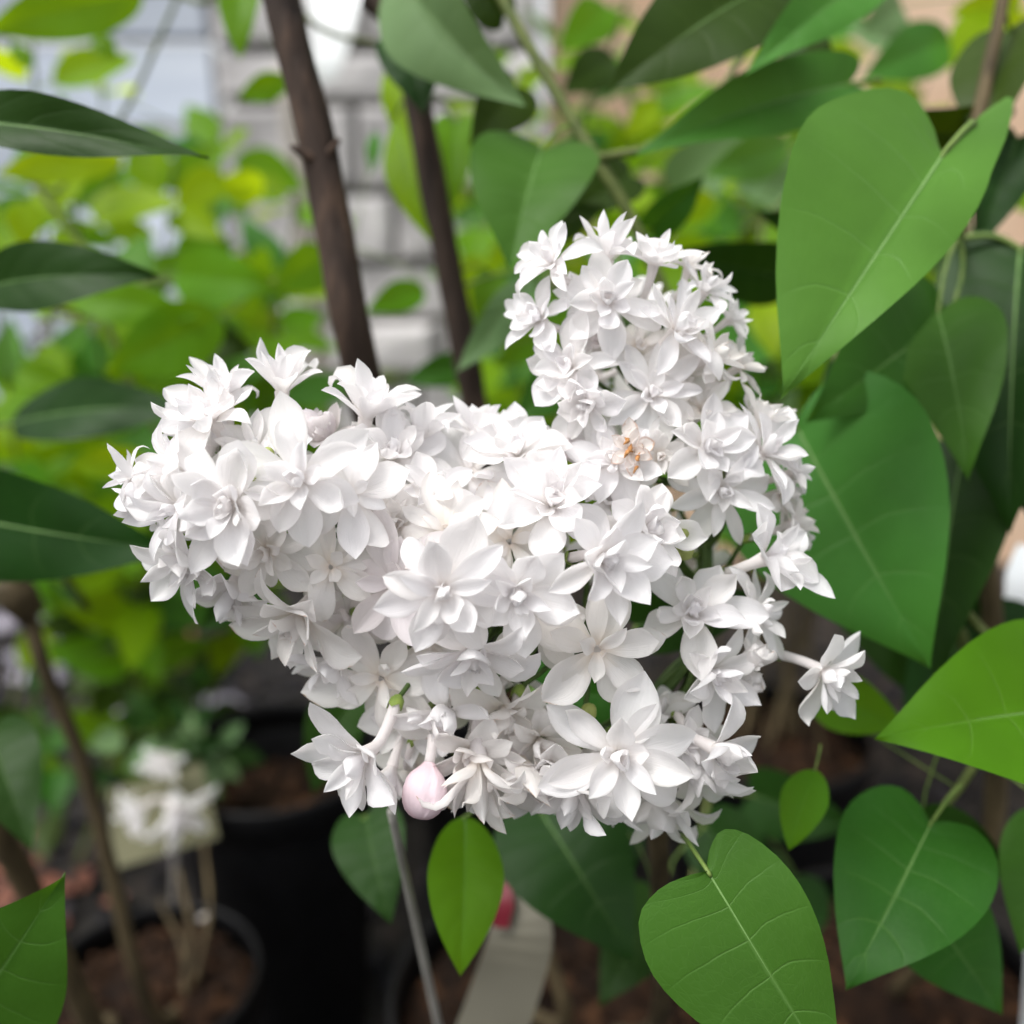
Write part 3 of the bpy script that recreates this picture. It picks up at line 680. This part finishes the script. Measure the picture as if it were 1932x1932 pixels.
def whorls(kind):
    j = lambda a, b: rng.uniform(a, b)
    c = rng.choice
    if kind == 'open':
        return [(c([5, 6]), 1.0, .58, 74, 96, (-30, 30), .22, 0), (5, .90, .54, 54, 74, (-20, 45), .34, .35), (c([4, 5]), .72, .48, 30, 50, (-15, 60), .5, .6), (3, .48, .44, 6, 24, (30, 95), .8, .2)]
    if kind == 'flat':
        return [(5, 1.0, .60, 80, 95, (-22, 14), .14, 0), (5, .92, .54, 66, 84, (-20, 20), .2, .4), (c([3, 4]), .52, .44, 40, 62, (0, 50), .4, .3)]
    if kind == 'cup':
        return [(c([5, 6]), 1.0, .58, 48, 76, (-40, 30), .34, 0), (5, .92, .54, 36, 58, (-25, 40), .42, .4), (4, .76, .50, 16, 38, (-10, 60), .6, .2), (3, .54, .44, 0, 16, (40, 95), .9, .1)]
    if kind == 'vase':
        return [(c([5, 6]), 1.0, .44, 30, 54, (-75, 15), .35, 0), (5, .95, .42, 20, 40, (-60, 20), .45, .4), (3, .8, .40, 8, 22, (-20, 40), .6, .2)]
    if kind == 'half':
        return [(4, 1.0, .56, 40, 78, (-25, 30), .3, 0), (5, .84, .64, 52, 18, (40, 80), .75, .3), (4, .66, .6, 40, 0, (50, 90), .9, .1)]
    if kind == 'bud':
        return [(4, 1.0, .78, 58, 2, (62, 82), .95, 0), (4, .90, .74, 52, 2, (60, 80), .95, .4), (3, .75, .6, 40, 0, (60, 80), .9, .4)]
    if kind == 'rose':
        return [(c([5, 6]), 1.0, .62, 66, 86, (-10, 50), .32, 0), (5, .88, .60, 50, 64, (0, 60), .45, .5), (5, .70, .56, 34, 40, (10, 70), .65, .2), (4, .50, .52, 22, 12, (40, 100), .95, .3)]
    if kind == 'star':
        return [(c([5, 6]), 1.0, .42, 66, 92, (-45, 25), .28, 0), (5, .92, .40, 50, 72, (-35, 35), .36, .4), (5, .72, .36, 26, 48, (-15, 60), .5, .2), (3, .48, .34, 6, 20, (20, 90), .8, .2)]

FLORETS = 0
def floret(parent, C, face, rad, kind, root, mat=None, tube_len=0.010):
    """a double floret: corolla tube (mesh) with petals and calyx as children"""
    global FLORETS; FLORETS += 1
    face = unit(face); mat = mat or M_petal
    ref = unit(np.array([rng.uniform(-1, 1), rng.uniform(-1, 1), rng.uniform(-1, 1)]))
    X = unit(np.cross(face, ref)); Yv = np.cross(face, X)
    Mx = np.stack([X, Yv, face], axis=1)
    mouth = C - face * rad * 0.12
    if kind in ('vase', 'half', 'bud'): mouth = C - face * rad * 0.45
    end = mouth - face * tube_len
    end = end + (root - end) * 0.15
    path = catmull([mouth + face * rad * 0.05, mouth - face * tube_len * 0.5, end], 7)
    r = rad * 0.082 + 0.0001
    v, f, _ = tube(path, [r * 1.5, r * 1.05, r * 0.95, r * 1.1], 8, cap=False)
    o = mk('floret', v, f, M_tube, parent, origin=mouth, uv=[(0.6, 0.5)] * len(v))
    # calyx, four teeth
    d = unit(path[-1] - path[-3]); a = unit(np.cross(d, (0.2, 0.5, 0.8))); b = np.cross(d, a)
    V = []; F = []
    for lv, (q, s) in enumerate([(r * 0.7, 0.0008), (r * 1.35, -0.0003), (r * 1.45, -0.0016)]):
        for k in range(8):
            th = k * math.pi / 4; s2 = s - (0.0012 if (lv == 2 and k % 2 == 0) else 0)
            V.append(end + d * s2 + (a * math.cos(th) + b * math.sin(th)) * q)
    for lv in range(2):
        for k in range(8): F.append((lv * 8 + k, lv * 8 + (k + 1) % 8, lv * 8 + 8 + (k + 1) % 8, lv * 8 + 8 + k))
    mk('calyx', V, F, M_calyx, o)
    # petals
    for wi, (n, ls, wr, a0, a1, tip, cup, offs) in enumerate(whorls(kind)):
        base = rng.uniform(0, 6.28)
        for k in range(n):
            ph = base + 2 * math.pi * (k + rng.uniform(-.16, .16)) / n
            l = rad * ls * rng.uniform(0.86, 1.12); w = l * wr * rng.uniform(0.78, 1.16)
            if wi > 1: w = max(w, rad * 0.3)
            l *= rng.choice([1, 1, 1, .8, 1.15]); aj = rng.uniform(-15, 15); tp = rng.uniform(*tip)
            if rng.random() < 0.24: tp += rng.choice([-65, -40, 60]); w *= .8
            V, F, U = petal_geo(l, w, R(a0 + aj * .4), R(a1 + aj), R(tp), cup * rng.uniform(.5, 1.6), R(rng.uniform(-26, 26)), rng.uniform(-.18, .18), pinch=rng.uniform(-.1, .35))
            c, s = math.cos(ph), math.sin(ph)
            Rz = np.array([[c, -s, 0], [s, c, 0], [0, 0, 1]])
            V = V @ Rz.T + np.array([c, s, 0]) * r * 0.8 * (1 - 0.2 * wi)
            W = V @ Mx.T + mouth
            mk('petal', W, F, mat, o, origin=mouth, uv=U)
    return end

def bud(parent, C, face, ln, rad, mat, root, lobes=4, stalk=True):
    face = unit(face); X = unit(np.cross(face, (0.31, 0.2, 0.9))); Yv = np.cross(face, X)
    prof = [(0.0, .26), (.05, .34), (.12, .50), (.22, .74), (.34, .91), (.48, 1.0), (.62, 1.0), (.75, .93), (.86, .79), (.94, .58), (.985, .36), (1.0, .16), (.985, .02)]
    V = []; F = []; U = []; seg = 48
    for t, q in prof:
        for k in range(seg):
            th = 2 * math.pi * k / seg + t * 0.35
            rr = rad * q * (1 + 0.16 * ((lobes * th / 6.2832) % 1.0) ** 1.6 - 0.17 * t * (1 - abs(math.sin(lobes * th / 2))) ** 3) * (1 + 0.04 * math.sin(2 * th + 1))
            V.append(C + face * ln * (t - 0.5) + (X * math.cos(th) + Yv * math.sin(th)) * rr); U.append((t, k / seg))
    n = len(prof)
    for i in range(n - 1):
        for k in range(seg):
            k2 = (k + 1) % seg; F.append((i * seg + k, i * seg + k2, (i + 1) * seg + k2, (i + 1) * seg + k))
    F.append(tuple((n - 1) * seg + k for k in range(seg)))
    o = mk('bud', V, F, mat, parent, uv=U)
    e = C - face * (ln * 0.5 + 0.006)
    v, f, _ = tube(catmull([C - face * ln * 0.48, C - face * (ln * .5 + .003), e], 5), [rad * .26, rad * .24, rad * .3], 8)
    mk('tube', v, f, mat if mat in (M_budgreen,) else M_tube, o, uv=[(0.6, .5)] * len(v))
    return e

PANS = {
    'L': dict(ax=[(1120, 1180, .240), (900, 1080, .232), (640, 985, .222), (300, 905, .212)]),
    'U': dict(ax=[(1320, 1230, .252), (1330, 1000, .258), (1240, 760, .258), (1165, 480, .258)]),
}
CAPS = [((1080, 1130, .232), (330, 900, .212), 215, 95), ((1330, 1100, .252), (1165, 540, .254), 150, 105), ((720, 1430, .222), (1360, 1440, .226), 85, 75)]
def surf(px, py):
    """depth and outward direction on the flower mass at this pixel, from the three cluster axes"""
    best = (1e9, None)
    for a, b, r0, r1 in CAPS:
        a = np.array(a); b = np.array(b); ab = b[:2] - a[:2]
        t = np.clip(np.dot((px - a[0], py - a[1]), ab) / np.dot(ab, ab), 0, 1)
        c = a + (b - a) * t; r = r0 + (r1 - r0) * t
        dx, dy = px - c[0], py - c[1]; q = math.hypot(dx, dy)
        zf = math.sqrt(max(r * r - q * q, 0))
        d = c[2] - zf * PX * c[2]
        if d < best[0]: best = (d, unit((dx, -dy, zf + 0.15 * r)))
    return best

LP_ = thing('lilac_flower_head', 'broad white double lilac flower head stretching sideways, with a pink bud beneath', 'flower', P(1120, 1180, .24), 'white lilac flower heads')
UP_ = thing('lilac_flower_head', 'upright white double lilac flower head with a brown withered spot', 'flower', P(1320, 1230, .252), 'white lilac flower heads')
HEADS = {'L': LP_, 'U': UP_}
AXP = {k: catmull([P(*q) for q in v['ax']], 40) for k, v in PANS.items()}
stalks = {'L': [], 'U': []}
def attach(h, end, r=0.00065):
    A = AXP[h]; d = np.linalg.norm(A - end, axis=1); i = max(0, int(d.argmin()) - 4); q = A[i]
    m = (q + end) / 2 + np.array([0, 0, -0.002])
    stalks[h].append(tube(catmull([q, m, end], 8), [r * 1.5, r, r], 6)[:2])

# x, y, radius px, kind, face (right, up, toward viewer), head, depth shift m, material
W_, C_, K_ = M_petal, M_cream, M_blush
FL = [
 # upright head
 (1038, 492, 78, 'star', (-.5, .3, .8), 'U', 0, W_), (1152, 448, 86, 'vase', (.05, .95, .35), 'U', .002, W_), (1014, 598, 72, 'rose', (-.5, -.05, .8), 'U', 0, W_),
 (1148, 566, 84, 'open', (-.05, -.25, .9), 'U', -.003, W_), (1235, 492, 70, 'cup', (.25, .75, .6), 'U', .003, W_), (1283, 618, 92, 'star', (.45, .35, .75), 'U', -.002, W_),
 (1072, 692, 88, 'open', (-.3, .0, .95), 'U', -.002, W_), (1232, 742, 92, 'star', (-.05, -.15, 1), 'U', -.004, W_), (1105, 765, 74, 'rose', (-.3, -.45, .8), 'U', 0, W_),
 (1332, 545, 66, 'star', (.6, .6, .4), 'U', .008, W_), (1345, 672, 86, 'star', (.75, .1, .55), 'U', .004, C_), (1300, 500, 55, 'star', (.4, .8, .4), 'U', .012, C_),
 (1160, 868, 78, 'open', (-.2, .1, .95), 'U', -.004, W_), (1335, 842, 80, 'cup', (.2, -.1, .95), 'U', -.004, W_), (1245, 860, 60, 'open', (.1, -.2, 1), 'U', -.001, C_), (1190, 850, 44, 'cup', (-.1, -.1, 1), 'U', -.0085, M_wither),
 (1448, 850, 92, 'star', (.65, .3, .7), 'U', 0, W_), (1362, 925, 92, 'star', (.1, -.35, .9), 'U', -.004, W_), (1478, 930, 66, 'open', (.8, -.1, .5), 'U', .010, C_),
 (1440, 775, 66, 'vase', (.1, .9, .3), 'U', .008, C_), (1452, 1050, 100, 'cup', (.7, .25, .7), 'U', -.002, W_), (1432, 1155, 76, 'star', (.7, -.1, .7), 'U', -.002, W_),
 (1308, 1155, 98, 'rose', (-.05, .15, 1), 'U', -.006, W_), (1345, 1270, 88, 'cup', (.35, -.5, .8), 'U', -.006, W_), (1500, 985, 60, 'open', (.9, .2, .3), 'U', .012, C_),
 (1563, 1272, 88, 'rose', (.5, -.42, .8), 'U', -.004, W_), (1225, 1000, 96, 'rose', (.35, .1, .9), 'U', -.012, W_), (1205, 650, 60, 'open', (0, .1, 1), 'U', .006, C_),
 (1130, 640, 55, 'open', (-.3, .2, .9), 'U', .010, K_), (1400, 690, 60, 'star', (.9, .2, .3), 'U', .010, C_), (1380, 600, 50, 'star', (.9, .4, .3), 'U', .010, W_), (1290, 700, 70, 'open', (.3, .1, .9), 'U', .004, C_),
 (1330, 770, 66, 'open', (.4, .2, .9), 'U', .004, C_), (1180, 1050, 70, 'open', (.1, -.3, .9), 'U', .004, C_), (1090, 560, 55, 'open', (-.4, .2, .9), 'U', .008, W_), (1500, 890, 60, 'star', (.9, .1, .3), 'U', .006, W_),
 (1168, 1425, 122, 'open', (.0, -.05, 1), 'U', -.008, W_), (1380, 1432, 88, 'half', (.75, -.45, .5), 'U', -.004, W_), (1325, 1478, 100, 'vase', (.1, -.95, .45), 'U', .0, W_),
 (1245, 1545, 108, 'vase', (-.1, -.9, .45), 'U', -.002, W_), (1085, 1490, 92, 'cup', (-.45, -.7, .6), 'U', -.002, W_), (1130, 1525, 92, 'vase', (-.1, -.95, .3), 'U', .003, W_),
 (1250, 1330, 70, 'vase', (.3, .8, .5), 'U', .004, W_), (1290, 1400, 70, 'cup', (.4, -.1, .9), 'U', .004, W_),
 # broad head, middle
 (1040, 945, 116, 'rose', (-.1, .35, .9), 'L', -.006, W_), (1140, 1055, 104, 'cup', (.45, -.2, .9), 'L', -.006, W_), (1130, 1228, 114, 'flat', (.05, .02, 1), 'L', -.004, C_),
 (885, 885, 118, 'flat', (.1, .45, .85), 'L', -.002, W_), (835, 1115, 118, 'open', (.05, -.05, 1), 'L', -.010, W_), (975, 1120, 104, 'rose', (.15, -.15, 1), 'L', -.008, W_),
 (740, 1105, 108, 'flat', (-.35, .0, .95), 'L', -.002, K_), (893, 1235, 108, 'cup', (0, -.75, .65), 'L', -.006, W_), (563, 905, 116, 'open', (-.05, .0, 1), 'L', -.006, W_),
 (430, 955, 118, 'rose', (-.2, .0, 1), 'L', -.006, W_), (248, 945, 100, 'half', (-.95, -.1, .35), 'L', 0, W_), (300, 875, 86, 'vase', (-.8, .45, .4), 'L', .002, W_),
 (392, 782, 104, 'rose', (-.4, .55, .75), 'L', -.002, W_), (425, 715, 84, 'vase', (-.15, .95, .3), 'L', .003, W_), (533, 695, 92, 'vase', (.05, .97, .3), 'L', .002, W_),
 (698, 745, 98, 'vase', (.1, .9, .45), 'L', -.002, W_), (742, 855, 104, 'open', (.0, .35, .9), 'L', -.004, W_), (615, 790, 70, 'half', (-.2, .7, .6), 'L', .002, K_),
 (800, 790, 78, 'vase', (.2, .9, .4), 'L', .003, W_), (905, 790, 78, 'vase', (0, .9, .4), 'L', .004, W_), (975, 850, 92, 'cup', (0, .6, .75), 'L', -.002, W_),
 (1070, 835, 74, 'half', (.2, .6, .7), 'L', .002, K_), (350, 1058, 96, 'cup', (-.55, -.35, .8), 'L', -.003, W_), (440, 1108, 86, 'cup', (-.3, -.8, .5), 'L', .0, W_),
 (560, 1165, 112, 'cup', (-.35, -.6, .7), 'L', -.004, C_), (620, 1070, 84, 'flat', (-.1, .2, .95), 'L', .004, C_), (628, 1250, 84, 'cup', (-.45, -.7, .55), 'L', .0, W_),
 (715, 1285, 96, 'flat', (-.2, -.5, .85), 'L', -.001, C_), (745, 990, 84, 'open', (0, .2, 1), 'L', .006, C_), (500, 1040, 80, 'open', (-.1, -.2, 1), 'L', .006, C_),
 (660, 930, 90, 'flat', (.1, .2, .95), 'L', .001, W_), (480, 850, 80, 'open', (-.2, .4, .9), 'L', .004, W_), (840, 1000, 90, 'flat', (.0, .25, .95), 'L', .003, C_), (960, 1020, 90, 'flat', (0, .1, 1), 'L', .006, C_),
 (800, 1215, 90, 'flat', (-.1, -.4, .9), 'L', .002, C_), (1020, 1180, 90, 'flat', (.1, -.3, .9), 'L', .004, C_), (650, 1170, 90, 'flat', (-.3, -.2, .9), 'L', .003, K_), (820, 930, 80, 'open', (0, .4, .9), 'L', .002, W_),
 (1150, 940, 80, 'cup', (.2, .3, .9), 'L', -.002, W_), (330, 960, 84, 'cup', (-.6, .0, .8), 'L', .002, W_), (240, 900, 60, 'star', (-.85, .4, .3), 'L', .004, W_),
 # below
 (682, 1430, 106, 'cup', (-.55, -.45, .75), 'L', -.004, W_), (834, 1362, 92, 'half', (0, -.55, .85), 'L', -.007, W_), (905, 1500, 128, 'vase', (.05, -.9, .45), 'L', -.004, C_), (890, 1425, 84, 'cup', (0, -.5, .8), 'L', .003, C_), (1040, 1450, 84, 'cup', (.1, -.6, .7), 'L', .003, W_),
 (955, 1345, 100, 'cup', (.15, -.8, .55), 'L', .0, C_), (770, 1345, 84, 'cup', (-.3, -.5, .8), 'L', .002, W_), (730, 1480, 70, 'vase', (-.2, -.9, .3), 'L', .004, W_), (985, 1480, 106, 'vase', (.25, -.9, .3), 'L', .003, C_),
 (1428, 1238, 66, 'bud', (.55, .5, .6), 'U', -.004, C_), (1420, 1288, 60, 'bud', (.4, -.6, .6), 'U', -.001, C_), (590, 800, 78, 'bud', (-.5, .5, .6), 'L', -.002, K_),
 (870, 1300, 84, 'flat', (0, -.4, .9), 'L', .004, C_), (1020, 1400, 80, 'cup', (.2, -.6, .7), 'L', .006, C_),
]
for (x, y, r, kind, fc, h, dd, mt) in FL:
    d, n = surf(x, y); d += dd + rng.uniform(-.003, .003)
    C = P(x, y, d); f = Dv(*fc); f = unit(f + 0.25 * Dv(*n) + np.array([rng.uniform(-.1, .1) for _ in range(3)]))
    A = AXP[h]; q = A[int(np.linalg.norm(A - C, axis=1).argmin())]
    tl = 0.012 if kind in ('vase', 'half', 'bud') else 0.010
    attach(h, floret(HEADS[h], C, f, r * PX * d * 1.2, kind, q, mt, tl))
# florets on the sides and back of both heads, turned away
for h, (a, b, r0, r1), n in (('L', CAPS[0], 15), ('U', CAPS[1], 13), ('L', CAPS[2], 6)):
    a3 = P(*a); b3 = P(*b)
    for i in range(n):
        t = (i + .5) / n; c = a3 + (b3 - a3) * t; rr = (r0 + (r1 - r0) * t) * PX * .23 * 0.85
        ax = unit(b3 - a3); u = unit(np.cross(ax, FW)); th = R(rng.uniform(-75, 75)) ; side = math.cos(th) * FW + math.sin(th) * u
        C = c + side * rr; A = AXP[h]; q = A[int(np.linalg.norm(A - C, axis=1).argmin())]
        attach(h, floret(HEADS[h], C, side + np.array([rng.uniform(-.3, .3) for _ in range(3)]), rng.uniform(70, 90) * PX * .23, rng.choice(['open', 'star', 'cup', 'flat']), q, rng.choice([M_petal, M_cream])))
# buds
for (x, y, fc, ln, rad, mt, h, dd) in [(802, 1492, (-.12, -.9, .42), 104, 40, M_pink, 'L', -.003), (1282, 1002, (.4, .1, .8), 34, 17, M_budgreen, 'U', -.008), (1290, 1040, (.3, -.4, .8), 34, 17, M_budgreen, 'U', -.006), (1300, 1018, (.8, -.1, .4), 30, 15, M_budgreen, 'U', -.004),
                                       (452, 868, (-.8, .5, .4), 42, 13, M_budgreen, 'L', -.004), (475, 898, (-.7, -.3, .5), 42, 13, M_budgreen, 'L', -.004), (505, 862, (.1, .9, .3), 38, 12, M_budgreen, 'L', .0),
                                       (1110, 1345, (.2, .8, .5), 40, 14, M_budgreen, 'U', -.004), (1225, 1365, (-.4, .6, .5), 46, 15, M_budgreen, 'U', -.006)]:
    d, n = surf(x, y); d += dd; k = PX * d
    attach(h, bud(HEADS[h], P(x, y, d), Dv(*fc), ln * k, rad * k, mt, None))
# withered stamens and petal remains
for i in range(5):
    x = 1188 + rng.uniform(-22, 26); y = 852 + rng.uniform(-50, 42); d = surf(x, y)[0] - .0105
    p0 = P(x, y, d); p1 = P(x + rng.uniform(-18, 18), y + rng.uniform(8, 22), d - .0006); pm = (p0 + p1) / 2 + Dv(rng.uniform(-1, 1), rng.uniform(-1, 1), .4) * .0009
    v, f, _ = tube(catmull([p0, pm, p1], 7), [.0001, .0005, .0004, .0001], 6, bump=.5); mk('withered_scrap', v, f, M_brown, UP_)
# main stalks
for h, r in (('L', 0.0017), ('U', 0.0017)):
    ps = [tube(AXP[h], [r, r * .85, r * .4], 9)[:2], tube(catmull([FORK, (FORK + AXP[h][0]) / 2 + np.array([0, 0, .002]), AXP[h][0]], 8), [0.0022, r], 9)[:2]] + stalks[h]
    V, F, _ = join(ps); mk('flower_stalk', V, F, M_rachis, HEADS[h], origin=ORG[HEADS[h].name])

# ================= small things among the pots
def strip(pts, wid, thick, side, mat, name, parent):
    """bent flat strip along pts"""
    path = catmull(pts, 14); V = []; F = []
    tan = np.gradient(path, axis=0)
    wid = np.interp(np.linspace(0, 1, 14), np.linspace(0, 1, len(wid)), wid)
    for i in range(14):
        t = unit(tan[i]); s = unit(np.asarray(side) - t * np.dot(side, t)); n = np.cross(t, s)
        for a, b in ((-1, -1), (1, -1), (1, 1), (-1, 1)): V.append(path[i] + s * a * wid[i] / 2 + n * b * thick / 2)
    for i in range(13):
        for k in range(4): F.append((i * 4 + k, i * 4 + (k + 1) % 4, i * 4 + 4 + (k + 1) % 4, i * 4 + 4 + k))
    F += [(3, 2, 1, 0), (52, 53, 54, 55)]
    return mk(name, V, F, mat, parent, smooth=False)
# thin grey cane
top = P(738, 1530, .245); low = P(838, 1985, .33); foot = low + (low - top) * 0.75; foot[2] = max(foot[2], 0.2)
v, f, _ = tube(catmull([top, P(780, 1720, .278), low, foot], 30), [.0011, .0013, .0014], 10)
tag(mk('support_cane', v, f, M_cane, origin=foot), 'thin grey cane rising to the underside of the broad flower head', 'cane')
# beige loop label with red print
lb = thing('plant_label', 'beige plastic loop label with a red patch hanging below the flowers', 'label', P(935, 1932, .36))
strip([P(985, 1660, .345), P(985, 1760, .340), P(950, 1880, .345), P(900, 2010, .352)], [0.013, .022, .024, .024], .0006, Dv(1, .3, .2), M_labelp, 'label_strip', lb)
strip([P(955, 1665, .343), P(948, 1705, .339), P(945, 1750, .3382)], [0.004, .008, .005], .0006, Dv(1, .2, .1), M_red, 'red_print', lb)
# khaki card on a stake and white blossoms
kc = thing('plant_card', 'khaki plant card on a stick behind the white blossoms', 'label', P(300, 1600, .62))
a, b, c, d_ = P(205, 1490, .62), P(380, 1440, .63), P(412, 1580, .62), P(215, 1640, .61)
nrm = unit(np.cross(b - a, d_ - a)) * .0008
mk('card', [a, b, c, d_, a + nrm, b + nrm, c + nrm, d_ + nrm], [(0, 1, 2, 3), (7, 6, 5, 4), (0, 4, 5, 1), (1, 5, 6, 2), (2, 6, 7, 3), (3, 7, 4, 0)], M_card, kc, smooth=False)
v, f, _ = tube([P(330, 1600, .625), P(325, 1750, .66), (pB[0] + .02, pB[1] + .05, .20)], .0022, 8); mk('stake', v, f, M_wood, kc)
wp = Plant('white_blossom_plant', 'small plant with curled white blossoms in front of the khaki card', 'plant', (pA[0] - .02, pA[1] - .06, .2))
for (x, y, r, fc, dd) in [(250, 1535, 62, (-.5, -.3, .6), .585), (340, 1545, 80, (.6, -.4, .6), .58), (305, 1440, 52, (.1, -.2, .9), .61)]:
    C = P(x, y, dd); base = np.array([pA[0] - .05, pA[1] - .03, .2])
    e = floret(wp.root, C, Dv(*fc), r * PX * dd, 'vase', base, M_petal, .012)
    wp.branch([base, (base + e) / 2 + np.array([0, -.01, .02]), e], [.0016, .0010], M_twig, 12, 7, 'stem')
for i in range(4):
    T = P(230 + 60 * i, 1380 + 40 * (i % 2), .62 + .02 * i); base = np.array([pA[0] - .04, pA[1], .2])
    grow(wp, [base, (base + T) / 2 + np.array([0, 0, .02]), T], .0015, 3, .035, [LP, LD], .5, seed=200 + i)
# pale dead stalks in the small pot
ds = Plant('dead_stalks', 'pale dry stalks standing in the small pot of orange brown soil', 'plant', (pB[0], pB[1], .19))
for (x0, y0, x1, y1, r) in [(345, 1870, 335, 1640, .0030), (365, 1860, 385, 1590, .0028), (350, 1880, 300, 1700, .0025)]:
    q = at_height(x0, y0, .195); v = P(x1, y1, np.dot(q - CAM, FW) + .02)
    ds.branch([q, (q + v) / 2 + np.array([.006, 0, 0]), v], [r * .6, r * .6, r * .4], M_barkl, 12, 8, 'stalk')
# white pot labels at the right edge
for (x0, y0, x1, y1, w, d, lab) in [(1950, 1030, 1945, 1200, .020, .40, 'white plastic tag among the dark leaves of the heart leaved lilac'), (1950, 1580, 1945, 1690, .014, .37, 'short white plastic tag below the bright leaf of the heart leaved lilac')]:
    t = thing('plant_tag', lab, 'label', P(x1, y1 + 200, d))
    strip([P(x0, y0, d), P((x0 + x1) / 2, (y0 + y1) / 2, d - .004), P(x1, y1, d)], [w * .6, w, w, w * .5], .0007, Dv(1, 0, .3), M_whitep, 'tag_blade', t)
    strip([P(x1, y1 - 6, d), P(x1, y1 + 120, d + .01), P(x1 - 10, y1 + 260, d + .03)], [.004, .004], .0007, Dv(1, 0, .3), M_whitep, 'tag_stem', t)
# bright hanging sheet and pale stakes in front of the stone wall
sh = strip([P(640, -120, .95), P(632, 20, .93), P(618, 110, .93), P(612, 152, .935)], [.075, .045, .032, .018], .002, Dv(1, 0, .15), M_whitep, 'plastic_sheet', None)
tag(sh, 'bright white strip of plastic hanging beside the thicker brown stem', 'plastic')
for x, lab in ((545, 'pale weathered wooden stake, the wider one, in front of the stone wall'), (585, 'pale thin wooden stake between the wider stake and the brown stem')):
    tp = P(x - 12, 120 if x < 560 else 260, 1.15); bt = np.array([tp[0] + .01, tp[1] + .06, 0.0])
    w = .011 if x < 560 else .007
    v, f, _ = tube(catmull([bt, (bt + tp) / 2 + np.array([.004, 0, 0]), tp], 16), [w, w * .95, w * .9], 8, bump=.15)
    tag(mk('wooden_stake', v, f, M_wood, origin=bt), lab, 'stake')
# pale slate pieces on the dark gravel
for i in range(34):
    q = at_height(rng.uniform(-20, 430), rng.uniform(1075, 1420), 0.008)
    if min(math.hypot(q[0] - a[0], q[1] - a[1]) for a in (pA, pB, pC, pE)) < 0.10 or q[1] > 1.42: continue
    V, F = blob((q[0], q[1], 0.010), rng.uniform(.014, .03), .35, 900 + i, 5, 8)
    tag(mk('slate_piece', V, F, M_chip, smooth=False), 'pale lilac grey flat piece of slate lying on the dark gravel', 'stone', 'slate pieces on the gravel')
# fallen leaves on the ground
for i in range(26):
    q = at_height(rng.uniform(-40, 420), rng.uniform(1080, 1900), 0.012)
    if min(math.hypot(q[0] - a[0], q[1] - a[1]) for a in (pA, pB, pC, pE)) < 0.10 or q[1] > 1.45: continue
    s = rng.uniform(.018, .04); an = rng.uniform(0, 6.28)
    E = catmull(OVATE, 8); V = []; F = []
    for k, (ex, ey) in enumerate(E):
        for sg in (-1, 0, 1):
            lx, ly = ex * sg * .7 * s, ey * s
            V.append((q[0] + lx * math.cos(an) - ly * math.sin(an), q[1] + lx * math.sin(an) + ly * math.cos(an), q[2] + abs(sg) * .15 * s + .2 * s * math.sin(3 * ey + i)))
    for k in range(7):
        for c in range(2): F.append((k * 3 + c, k * 3 + c + 1, k * 3 + c + 4, k * 3 + c + 3))
    tag(mk('fallen_leaf', V, F, M_dead, uv=[(.5, .5)] * len(V)), 'dry reddish brown fallen leaf lying on the gravel', 'fallen leaf', 'fallen leaves on the gravel')
print('florets', FLORETS, 'objects', len(bpy.data.objects))
